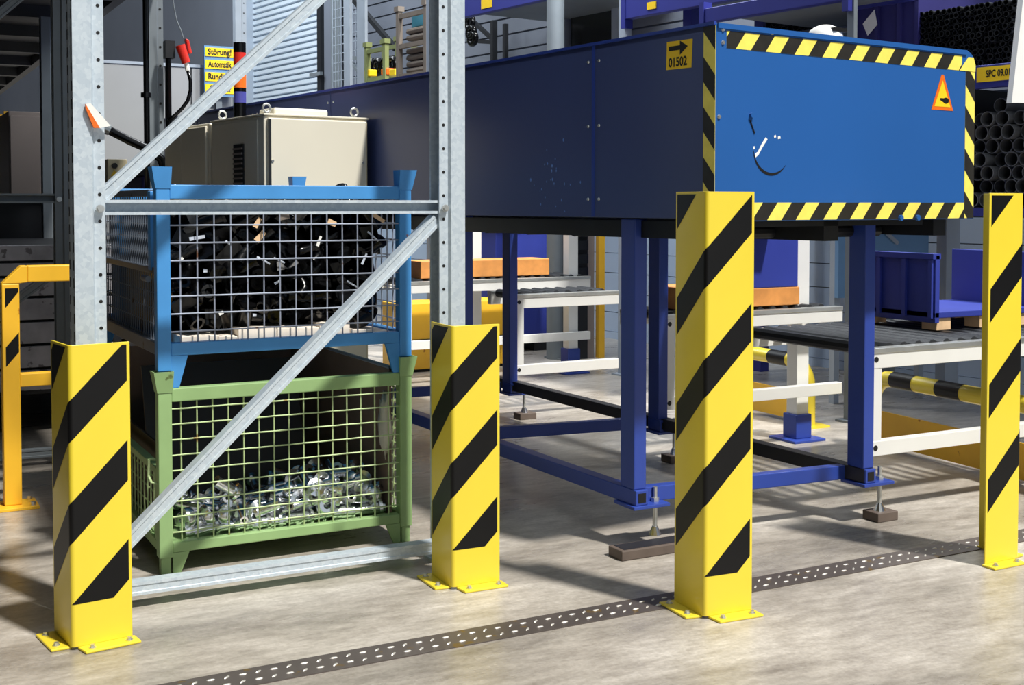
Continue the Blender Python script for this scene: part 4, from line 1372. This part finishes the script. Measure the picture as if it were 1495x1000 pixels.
MB().path([ZP(274, 102), ZP(278, 118), ZP(278, 132), ZP(274, 147), ZP(266, 158), ZP(256, 168), ZP(246, 176)], 0.010, 10).build('cable', BLACKP, pg, smooth=True)
MB().path([ZP(268, 56), ZP(264, 44), ZP(258, 30), ZP(254, 10), ZP(250, -20)], 0.003, 6).build('hanging_cord', GPOST, pg)

# partition and dark cabinets
a, b, c = on_y(158, 92, 8.6), on_y(300, 98, 8.6), on_y(340, 98, 8.6)
t = thing('machine_partition', 'pale grey partition panels behind the black poles', 'partition', (a.x, 8.6, 0))
xs = [a.x - 0.15, (a.x + b.x) / 2 + 0.05, b.x - 0.1, c.x]
for u, v in zip(xs, xs[1:]):
    MB().box(u + 0.004, v - 0.004, 8.6, 8.64, 0.04, a.z).build('panel', GREYC, t, bevel=0.004)
MB().box(xs[0], c.x, 8.595, 8.645, a.z, a.z + 0.02).build('cap_rail', LPOST, t)
MB().box(xs[0], c.x, 8.61, 8.63, 0, 0.04).build('plinth', DARK, t)
a, b = on_y(8, 160, 9.2), on_y(62, 270, 9.2)
xl = a.x
for k, (q0, q1, lab) in enumerate(((12, 62, 'taupe machine cabinet at the far left, left of the dark grey upright'), (78, 95, 'narrow taupe machine cabinet right of the dark grey upright'), (96, 122, 'taupe machine cabinet partly behind the front galvanised upright'))):
    a, b = on_y(q0, 162 - k * 6, 9.2), on_y(q1, 262, 9.2)
    t = thing('machine_cabinet', lab, 'cabinet', ((a.x + b.x) / 2, 9.2, 0))
    MB().box(a.x, b.x, 9.2, 9.9, 0.1, a.z).build('body', TAUPE, t, bevel=0.006)
    MB().box(a.x + 0.01, b.x - 0.01, 9.19, 9.2, 0.95, a.z - 0.03).build('door', TAUPE, t, bevel=0.003)
    MB().box(a.x + 0.02, b.x - 0.02, 9.22, 9.88, 0, 0.1).build('plinth', DARK, t)
a, b = on_y(157, 232, 6.4), on_y(186, 266, 6.4)
t = thing('button_box', 'small beige control box with black button and yellow warning mark', 'control box', (a.x, 6.4, b.z))
MB().box(a.x, b.x, 6.4, 6.5, b.z, a.z).build('body', BEIGE, t, bevel=0.004)
q = on_y(167, 242, 6.4)
MB().tube((q.x, 6.4, q.z), (q.x, 6.385, q.z), 0.014, 10).build('button', INK, t)
q = on_y(167, 253, 6.4)
MB().prism([(q.x - .018, q.z - .014), (q.x + .018, q.z - .014), (q.x, q.z + .018)], lambda p_, k: (p_[0], 6.399 - 0.002 * k, p_[1])).build('warning_mark', SIGNY, t)
MB().box(a.x + 0.03, b.x - 0.03, 6.44, 6.48, 0.0, b.z).build('stand', DARK, t)
a = on_y(160, 193, 6.45)
t = thing('black_hose', 'thick black hose slanting down behind the front galvanised upright', 'hose', tuple(a))
MB().path([on_y(150, 186, 6.45), on_y(165, 193, 6.45), on_y(190, 206, 6.45), on_y(215, 217, 6.45), on_y(235, 232, 6.45), on_y(245, 262, 6.45), on_y(248, 330, 6.45)], 0.022, 12).build('hose', BLACKP, t, smooth=True)
MB().tube(on_y(150, 186, 6.45), on_y(160, 190, 6.45), 0.028, 12).build('coupling', ZINC, t)
# low dark machine bed behind the rack brace
t = thing('machine_bed', 'low dark machine bed in the shade behind the plank crate', 'machine', (1.3, 8.5, 0))
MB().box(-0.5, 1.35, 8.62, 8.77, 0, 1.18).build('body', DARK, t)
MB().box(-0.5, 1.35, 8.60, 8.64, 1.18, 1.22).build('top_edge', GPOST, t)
t = thing('machine_bed', 'dark blue machine bed below the beige control box', 'machine', (1.6, 7.2, 0))
MB().box(1.38, 1.62, 6.9, 7.9, 0, 1.32).build('body', PURP, t, bevel=0.01)
MB().box(1.36, 1.64, 6.88, 7.92, 1.32, 1.36).build('top_edge', DARK, t)

# yellow fault signs
SYY = 8.55
a, b = on_y(298, 66, SYY), on_y(343, 142, SYY)
t = thing('sign_board', 'grey board with four stacked yellow text signs left of the signal tower', 'sign', (a.x, SYY, b.z))
MB().box(a.x, b.x, SYY, SYY + 0.02, b.z, a.z).build('board', SHEETB, t)
MB().box((a.x + b.x) / 2 - .02, (a.x + b.x) / 2 + .02, SYY + 0.02, SYY + 0.045, 0.0, b.z + 0.2).build('post', GPOST, t)
for (y0, y1, s) in ((69, 84, 'Störung!'), (87, 102, 'Automatik'), (105, 120, 'Rundlauf'), (122.5, 137.5, 'Anlauf')):
    q0, q1 = on_y(299.5, y0, SYY), on_y(341.5, y1, SYY)
    pl_ = MB().box(q0.x, q1.x, SYY - 0.004, SYY, q1.z, q0.z).build('text_sign', SIGNY, t)
    cxx, czz = (q0.x + q1.x) / 2, (q0.z + q1.z) / 2
    text_mesh(s, 0.058, INK, lambda x, y, cxx=cxx, czz=czz: (cxx + x, SYY - 0.005, czz + y), pl_, width=0.165)

# ------------------------------------------------------------------ racking along the wall (turned 8 degrees)
def bgbox(mb, D0, D1, ya, yb, z0, z1):
    return mb.box(D0, D1, min(ya, yb), max(ya, yb), z0, z1)


def yd(x, D, y=100):
    return W8.dot(on_d(x, y, D))


def zd(x, y, D):
    return on_d(x, y, D).z


RD = 6.0
def col(label, xl, xr, D, m, z1=5.0, round_=False):
    ya_, yb_ = yd(xl, D), yd(xr, D)
    c = MW @ Vector((D, (ya_ + yb_) / 2, 0))
    t = thing('rack_column', label, 'column', tuple(c), A8)
    if round_:
        MB().tube(c, c + Vector((0, 0, z1)), abs(ya_ - yb_) / 2, 16).build('shaft', m, t, smooth=40)
    else:
        bgbox(MB(MW), D, D + 0.03, ya_, yb_, 0, z1).build('shaft', m, t, bevel=0.003)
    bgbox(MB(MW), D - 0.03, D + 0.06, ya_ + 0.03, yb_ - 0.03, 0, 0.012).build('base_plate', m, t)
    return t


col('grey steel column at the left end of the stacked post pallets', 483, 497, RD + 0.9, GPOST)
col('pale column with wire mesh right of the roller door', 502, 511, RD, LPOST)
col('pale blue column between the mesh and the post pallets', 521, 533, RD - 0.3, LPOST)
col('grey blue column right of the stacked post pallets', 622, 634, RD - 1.2, LPOST)
col('round grey column under the left blue beam', 803, 819, RD - 0.3, GPOST, 5.0, True)
col('grey column at the left end of the middle blue beam', 903, 917, RD - 0.5, LPOST)
col('slim dark column where two blue beams meet', 1026, 1034, RD, GPOST)
col('grey blue column left of the purple container', 1236, 1246, RD - 0.7, GPOST)
# mesh guard beside the door
ya_, yb_ = yd(486, RD + 0.6), yd(524, RD + 0.6)
t = thing('mesh_guard', 'wire mesh guard panel right of the roller door', 'mesh panel', tuple(MW @ Vector((RD + 0.6, ya_, 0))), A8)
n = 9
for k in range(n + 1):
    y = ya_ + (yb_ - ya_) * k / n
    MB(MW).tube((RD + 0.6, y, 0.03), (RD + 0.6, y, 4.4), 0.006, 5).build('wire', LPOST, t)
for k in range(44):
    MB(MW).tube((RD + 0.605, ya_, 0.05 + k * 0.1), (RD + 0.605, yb_, 0.05 + k * 0.1), 0.006, 5).build('wire', LPOST, t)
bgbox(MB(MW), RD + 0.59, RD + 0.62, ya_, yb_, 0, 0.03).build('frame', LPOST, t)

# slanting dark braces in front of the door wall
t = thing('rack_brace', 'dark diagonal brace rods beside the post pallets', 'brace', tuple(on_d(515, 0, RD + 0.5)))
MB().bar(on_d(513, -5, RD + 0.5), on_d(578, 72, RD + 0.5), 0.05, 0.05).build('rod', DARK, t)
MB().bar(on_d(510, 84, RD + 0.5), on_d(548, 88, RD + 0.5), 0.04, 0.04).build('rod', GPOST, t)
MB().bar(on_d(510, 88, RD + 0.5), on_d(532, 114, RD + 0.5), 0.03, 0.03).build('rod', GPOST, t)


def beam(label, pl, pr, D, h, lab=None, m=BEAMB):
    a, b = on_d(*pl, D), on_d(*pr, D)
    ya_, yb_ = W8.dot(a), W8.dot(b)
    z = (a.z + b.z) / 2
    t = thing('rack_beam', label, 'beam', tuple(MW @ Vector((D, (ya_ + yb_) / 2, z))), A8)
    bgbox(MB(MW), D - 0.03, D + 0.03, ya_, yb_, z, z + h).build('beam', m, t, bevel=0.004)
    for yy in (ya_, yb_):
        bgbox(MB(MW), D - 0.035, D + 0.035, yy - 0.02, yy + 0.02, z - 0.06, z + h + 0.04).build('end_bracket', m, t)
    bgbox(MB(MW), D + 0.03, D + 1.3, ya_, yb_, z + h - 0.03, z + h).build('shelf', GPOST, t)
    if lab:
        q0, q1 = on_d(lab[0], lab[1], D - 0.032), on_d(lab[2], lab[3], D - 0.032)
        lb = bgbox(MB(MW), D - 0.036, D - 0.03, W8.dot(q0), W8.dot(q1), q1.z, q0.z).build('label', SIGNY, t)
    return t


beam('blue rack beam with a small yellow label behind the right galvanised upright', (640, 37), (806, -4), RD - 0.3, 0.15, (703, 0, 718, 10))
beam('blue rack beam with a small yellow label above the arrow sign', (915, 29), (1120, -8), RD - 0.5, 0.17, (945, 4, 958, 12))
beam('blue rack beam above the black tube row and end panel', (1030, 33), (1240, 2), RD - 0.7, 0.085)

# dark opening in the wall behind the racking
Dw = WALL_D - 0.02
ya_, yb_ = yd(829, Dw, 40), yd(915, Dw, 40)
zt_ = zd(860, 8, Dw)
wn = bgbox(MB(MW), Dw - 0.06, Dw - 0.02, ya_ - 0.12, yb_ + 0.12, 1.6, zt_ - 0.06).build('window_1', GLASSD)
tag(wn, kind='structure')
bgbox(MB(MW), Dw - 0.12, Dw, ya_, yb_, zt_ - 0.08, zt_ + 0.06).build('window_frame', LPOST, wn)
for yy in (ya_, yb_):
    bgbox(MB(MW), Dw - 0.12, Dw, yy - 0.06, yy + 0.06, 1.55, zt_ - 0.08).build('window_frame', LPOST, wn)
bgbox(MB(MW), Dw - 0.14, Dw, ya_, yb_, 1.5, 1.6).build('window_frame', LPOST, wn)


# stacked post pallets with sacks
def post_pallet(label, xl, xr, ytop, ybot, D, depth, m, lvls, teal=False):
    ya_, yb_ = yd(xl, D), yd(xr, D)
    z0, z1 = zd((xl + xr) / 2, ybot, D), zd((xl + xr) / 2, ytop, D)
    t = thing('post_pallet', label, 'pallet', tuple(MW @ Vector((D, (ya_ + yb_) / 2, z0))), A8)
    for yy in (ya_ - 0.02, yb_ + 0.02):
        for dd in (D, D + depth):
            bgbox(MB(MW), dd, dd + 0.04, yy - 0.02, yy + 0.02, z0, z1).build('post', m, t)
            bgbox(MB(MW), dd - 0.01, dd + 0.05, yy - 0.032, yy + 0.032, z1, z1 + 0.04).build('stacking_cup', m, t)
    for k in range(lvls + 1):
        z = z0 + (z1 - z0 - 0.06) * k / lvls
        for dd in (D, D + depth):
            bgbox(MB(MW), dd + 0.004, dd + 0.036, ya_ - 0.04, yb_ + 0.04, z, z + 0.035).build('rail', m, t)
    return t, ya_, yb_, z0, z1


DP = RD - 0.6
post_pallet('low olive green post pallet behind the far end of the blue enclosure', 532, 562, 66, 118, DP, 0.5, OLIVE, 1)
post_pallet('olive green post pallet just left of the sack stack', 557, 580, 62, 116, DP + 0.3, 0.5, OLIVE, 1)
t, ya_, yb_, z0, z1 = post_pallet('tall grey brown post pallet stacked with sacks, beside the column', 578, 622, 12, 112, DP - 0.3, 0.30, BROWN, 2)
n = 0
SK = ('bottom', 'second lowest', 'third lowest', 'fourth lowest', 'second highest', 'topmost')
for lv in (0.04, 0.53):
    for k in range(4):
        z = z0 + (z1 - z0) * (lv + 0.02) + k * (z1 - z0) * 0.098
        if lv > 0.5 and k > 1:
            continue
        o = bgbox(MB(MW), DP - 0.25, DP - 0.04, ya_ - 0.06, yb_ + 0.06, z + 0.003, z + (z1 - z0) * 0.094).build('sack', BROWN, loc=MW @ Vector((DP, (ya_ + yb_) / 2, z)), rz=A8, bevel=0.022)
        n += 1
        tag(o, '%s of the flat grey brown sacks in the tall post pallet' % SK[n - 1], 'sack', 'sacks in the tall post pallet')
z = z0 + (z1 - z0) * 0.74
o = bgbox(MB(MW), DP - 0.2, DP - 0.05, ya_ - 0.08, yb_ + 0.10, z + 0.01, z + (z1 - z0) * 0.21).build('teal_crate', TEAL, loc=MW @ Vector((DP, (ya_ + yb_) / 2, z)), rz=A8, bevel=0.006)
tag(o, 'teal plastic crate on top of the sacks in the tall post pallet', 'crate')
# the shelf these pallets stand on
ysa, ysb = yd(526, DP), yd(628, DP)
zlow = min(zd(547, 118, DP), zd(568, 116, DP + 0.3), zd(600, 112, DP - 0.3)) - 0.004
t = thing('pallet_shelf', 'grey shelf behind the enclosure carrying the post pallets', 'shelf', tuple(MW @ Vector((DP, (ysa + ysb) / 2, zlow))), A8)
bgbox(MB(MW), DP - 0.36, DP + 0.9, ysa, ysb, zlow - 0.05, zlow).build('shelf_board', GPOST, t)
for yy in (ysa, ysb):
    for dd in (DP - 0.3, DP + 0.8):
        bgbox(MB(MW), dd, dd + 0.06, yy - 0.03, yy + 0.03, 0, zlow - 0.05).build('leg', GPOST, t)
# coils lying in the low pallet
for k, (x, y) in enumerate(((541, 98), (551, 98), (563, 96), (573, 96))):
    c = on_d(x, y, DP + 0.15)
    o = MB().path([c + W8 * (0.06 * math.cos(R(a))) + Vector((0, 0, 0.06 * math.sin(R(a)))) for a in range(0, 361, 30)], 0.03, 8, False).build('cable_coil', BLACKP, loc=c, smooth=True)
    tag(o, '%s from the left of four black coils lying in the olive post pallets' % ORD[k], 'coil', 'black coils in the low pallet')
for k, (x, y, m_) in enumerate(((541, 107, SIGNY), (566, 105, ORG), (578, 106, SIGNY))):
    c = on_d(x, y, DP + 0.05)
    o = MB(Matrix.Translation(c) @ Matrix.Rotation(A8, 4, 'Z')).box(-0.04, 0.04, -0.05, 0.05, -0.03, 0.03).build('small_box', m_, loc=c, bevel=0.008)
    tag(o, '%s small box lying in the olive post pallets' % ('yellow' if k == 0 else 'orange' if k == 1 else 'yellow right hand'), 'box')
# round black reels behind the right galvanised upright
for k, (x, y) in enumerate(((686, 33), (688, 47), (690, 56))):
    c = on_d(x, y, RD + 0.3)
    o = MB().path([c + W8 * (0.05 * math.cos(R(a))) + Vector((0, 0, 0.05 * math.sin(R(a)))) for a in range(0, 361, 30)], 0.028, 8, False).build('cable_coil', BLACKP, loc=c, smooth=True)
    tag(o, 'black coil hanging just right of the right galvanised upright', 'coil', 'black coils by the right upright')
t = thing('wall_bracing', 'thin dark diagonal struts against the grey wall panels', 'brace', tuple(on_d(700, 40, WALL_D - 0.2)))
MB().bar(on_d(693, 33, WALL_D - 0.2), on_d(722, 60, WALL_D - 0.2), 0.035, 0.035).build('rod', DARK, t)
MB().bar(on_d(690, 60, WALL_D - 0.2), on_d(722, 62, WALL_D - 0.2), 0.035, 0.035).build('rod', DARK, t)
MB().bar(on_d(721, 30, WALL_D - 0.2), on_d(721, 100, WALL_D - 0.2), 0.05, 0.05, (1, 0, 0)).build('rod', DARK, t)
MB().bar(on_d(738, 35, WALL_D - 0.2), on_d(738, 100, WALL_D - 0.2), 0.04, 0.04, (1, 0, 0)).build('rod', DARK, t)

# ---- right background: tubes, container, white cap
DT = RD - 0.2
cap = thing('plastic_shell', 'white rounded plastic shell with a dark slot lying on the blue enclosure', 'shell', tuple(ME @ Vector((0.575, 0.085, ZT))))
bmw = bmesh.new()
bmesh.ops.create_uvsphere(bmw, u_segments=20, v_segments=10, radius=1)
bmesh.ops.delete(bmw, geom=[v for v in bmw.verts if v.co.z < -0.01], context='VERTS')
mc = bpy.data.meshes.new('shell')
inv = WM[cap].inverted()
for v in bmw.verts:
    v.co = inv @ (ME @ Vector((0.575 + v.co.x * 0.062, 0.085 + v.co.y * 0.06, ZT + 0.004 + v.co.z * 0.046)))
bmw.to_mesh(mc)
bmw.free()
mc.materials.append(PAPER)
mc.shade_smooth()
share('dome', mc, cap)
MB(ME).box(0.555, 0.615, 0.026, 0.045, ZT + 0.022, ZT + 0.034).build('slot', INK, cap)


def tube_mesh(name, r, ri, L, n=16, m=TUBEM):
    mb = MB(MW)
    mb.pipe((0, 0, 0), (L, 0, 0), r, ri, n)
    me = mb.mesh(name)
    me.materials.append(m)
    for p_ in me.polygons:
        p_.use_smooth = True
    me.set_sharp_from_angle(angle=R(40))
    return me


# big tubes
big = tube_mesh('black_tube', 0.039, 0.034, 0.7, 18, TUBEG)
y_l, y_r = yd(1428, DT, 200), yd(1530, DT, 200)
z_b, z_t = zd(1465, 292, DT), zd(1465, 134, DT)
row = 0
z = z_b
while z < z_t:
    y = max(y_l, y_r) - (0.040 if row % 2 else 0)
    while y > min(y_l, y_r):
        if not (z > z_t - 0.09 and random.random() < 0.25):
            o = share('black_tube', big, None, MW @ Vector((DT + random.uniform(-0.05, 0.03), y, z)))
            tag(o, 'black plastic tube in the bundle right of the blue end panel', 'tube', 'black tubes right of the machine')
        y -= 0.080
    z += 0.0700
    row += 1
rk = thing('tube_rack', 'blue beam rack with yellow label carrying the black tubes at right', 'rack', tuple(MW @ Vector((DT, y_r, 0))), A8)
zb_ = zd(1465, 127, DT - 0.05)
zt2 = zd(1465, 93, DT - 0.05)
bgbox(MB(MW), DT - 0.08, DT - 0.03, y_l + 2.1, y_r - 0.5, zb_, zt2).build('beam', BEAMB, rk, bevel=0.004)
bgbox(MB(MW), DT - 0.03, DT + 0.7, y_l + 2.1, y_r - 0.5, zt2 - 0.03, zt2).build('shelf', GPOST, rk)
bgbox(MB(MW), DT - 0.06, DT + 0.7, y_l + 2.1, y_r - 0.5, z_b - 0.085, z_b - 0.040).build('lower_shelf', BEAMB, rk)
for yy in (y_l + 2.1, y_r - 0.5):
    for dd in (DT - 0.08, DT + 0.6):
        bgbox(MB(MW), dd, dd + 0.08, yy - 0.04, yy + 0.04, 0, zt2 + 0.9).build('post', BEAMB, rk)
bgbox(MB(MW), DT - 0.03, DT + 0.7, y_l + 0.06, y_l + 0.045, z_b - 0.03, z_t + 0.03).build('stop_plate', DARK, rk)
q0, q1 = on_d(1425, 99, DT - 0.09), on_d(1473, 116, DT - 0.09)
lb = bgbox(MB(MW), DT - 0.084, DT - 0.08, W8.dot(q0), W8.dot(q1), q1.z, q0.z).build('label', SIGNY, rk)
yc_, zc_ = (W8.dot(q0) + W8.dot(q1)) / 2 - 0.03, (q0.z + q1.z) / 2
text_mesh('SPC 09.01', 0.05, INK, lambda x, y: MW @ Vector((DT - 0.0855, yc_ - x, zc_ + y)), lb, width=0.135)

# small tubes in the upper bay
small = tube_mesh('thin_black_tube', 0.0165, 0.012, 0.5, 10)
y_l2, y_r2 = yd(1345, DT, 50), yd(1482, DT, 50)
zs0, zs1 = zt2 + 0.019, zd(1410, 8, DT)
row, cnt = 0, 0
stuff = MB(MW)
z = zs0
while z < zs1:
    y = max(y_l2, y_r2) - (0.017 if row % 2 else 0)
    while y > min(y_l2, y_r2):
        if cnt < 290:
            o = share('thin_black_tube', small, None, MW @ Vector((DT + random.uniform(-0.02, 0.01), y, z)))
            tag(o, 'thin black tube in the dense bundle above the yellow labelled beam', 'tube', 'thin black tubes in the upper bay')
        else:
            stuff.pipe((DT + random.uniform(-0.02, 0.01), y, z), (DT + 0.5, y, z), 0.0165, 0.012, 8)
        cnt += 1
        y -= 0.0342
    z += 0.0298
    row += 1
if stuff.v:
    o = stuff.build('thin_black_tubes', TUBEM, loc=MW @ Vector((DT, y_l2, zs0)), rz=A8)
    tag(o, 'upper layers of thin black tubes in the upper bay', 'tubes', kind='stuff')
# a row of black tubes over the end panel, on the beam shelf behind it
DR = RD + 0.35
sm2 = tube_mesh('black_tube', 0.026, 0.020, 0.4, 12)
zr = zd(1180, 38, DR)
yA, yB = yd(1112, DR), yd(1236, DR)
for rw in range(2):
    y = max(yA, yB) - 0.03 - rw * 0.027
    while y > min(yA, yB) + 0.03:
        o = share('black_tube', sm2, None, MW @ Vector((DR, y, zr + 0.003 + rw * 0.048)))
        tag(o, 'black tube in the short row just above the end panel, left of the white shell', 'tube', 'black tubes above the end panel')
        y -= 0.054
t = thing('tube_shelf', 'grey shelf carrying the short row of black tubes above the end panel', 'shelf', tuple(MW @ Vector((DR, yd(1180, DR), zr - 0.05))), A8)
bgbox(MB(MW), DR, DR + 0.4, yd(1100, DR), yd(1240, DR), zr - 0.06, zr - 0.024).build('shelf', GPOST, t)
for x in (1102, 1238):
    bgbox(MB(MW), DR + 0.41, DR + 0.47, yd(x, DR) - 0.03, yd(x, DR) + 0.03, 0, zr - 0.02).build('post', GPOST, t)

# purple-blue container with diamond sign
DC = DT
ya_, yb_ = yd(1247, DC, 30), yd(1343, DC, 30)
zc0, zc1 = zt2 + 0.053, zd(1295, -70, DC)
t = thing('steel_container', 'dark purple blue container with a white diamond sign, above the end panel', 'container', tuple(MW @ Vector((DC, ya_, zc0))), A8)
bgbox(MB(MW), DC, DC + 0.8, ya_, yb_, zc0, zc1).build('body', PURP, t, bevel=0.006)
for f_ in (0.02, 0.38, 0.72, 0.98):
    y = ya_ + (yb_ - ya_) * f_
    bgbox(MB(MW), DC - 0.02, DC + 0.002, y - 0.012, y + 0.012, zc0, zc1).build('rib', PURP, t)
bgbox(MB(MW), DC - 0.025, DC + 0.002, ya_, yb_, zd(1295, 8, DC), zd(1295, 2, DC)).build('edge', BEAMB, t)
dp = [on_d(*q, DC - 0.024) for q in ((1260, 35), (1277, 14), (1281, 36), (1267, 52))]
MB().hexa(dp, [p_ - N8 * 0.003 for p_ in dp]).build('diamond_sign', PAPER, t, label='white diamond sign')
for z in (zc0 - 0.05,):
    bgbox(MB(MW), DC, DC + 0.8, ya_ + 0.02, yb_ - 0.02, z, zc0).build('skid', DARK, t)

# white tapered panel at the right edge of the view
DW_ = DT - 0.5
t = thing('white_screen', 'white slanting sheet at the right edge, before the black tubes', 'panel', tuple(on_d(1500, 300, DW_)))
YW_ = on_d(1490, 150, DW_).y
qs = [on_y(*q, YW_) for q in ((1477, 150), (1560, 150), (1560, -60), (1500, -60))]
bk = Vector((0, 0.03, 0))
MB().hexa([qs[0], qs[1], qs[1] + bk, qs[0] + bk], [qs[3], qs[2], qs[2] + bk, qs[3] + bk]).build('sheet', PAPER, t)
c = on_y(1540, 150, YW_)
MB().box(c.x + 0.02, c.x + 0.07, c.y + 0.03, c.y + 0.08, 0, c.z + 0.3).build('post', LPOST, t)

# bits of plant far behind the left cabinets
a, b = on_y(86, 92, 10.6), on_y(108, 176, 10.6)
t = thing('blue_machine', 'small blue machine with a white front far behind the taupe cabinets', 'machine', ((a.x + b.x) / 2, 10.6, 0))
MB().box(a.x, b.x, 10.6, 11.2, 0.1, a.z - 0.12).build('body', BOXB, t, bevel=0.02)
MB().box(b.x - 0.09, b.x - 0.02, 10.58, 10.6, 1.2, a.z - 0.2).build('front_plate', PAPER, t)
MB().box(a.x + 0.02, b.x - 0.1, 10.58, 10.6, a.z - 0.3, a.z - 0.22).build('display', GLASSD, t)
MB().box(a.x + 0.03, b.x - 0.03, 10.65, 11.15, 0, 0.1).build('plinth', DARK, t)
a, b = on_y(0, 162, 10.4), on_y(13, 262, 10.4)
t = thing('storage_shelf', 'narrow shelf with yellow uprights at the far left edge behind the cabinets', 'shelf', ((a.x + b.x) / 2, 10.4, 0))
for x in (a.x - 0.12, b.x - 0.03):
    MB().box(x, x + 0.03, 10.4, 10.43, 0, a.z).build('upright', ORY, t)
    MB().box(x, x + 0.03, 10.8, 10.83, 0, a.z).build('upright', ORY, t)
for k in range(4):
    z = 0.5 + k * 0.38
    MB().box(a.x - 0.12, b.x, 10.4, 10.83, z, z + 0.03).build('shelf_board', LPOST, t)
o = MB().box(a.x - 0.05, b.x - 0.05, 10.45, 10.75, 1.272, 1.42).build('small_box', RED, loc=(a.x, 10.6, 1.272), bevel=0.01)
tag(o, 'red small box standing on the yellow shelf at the far left edge', 'box')
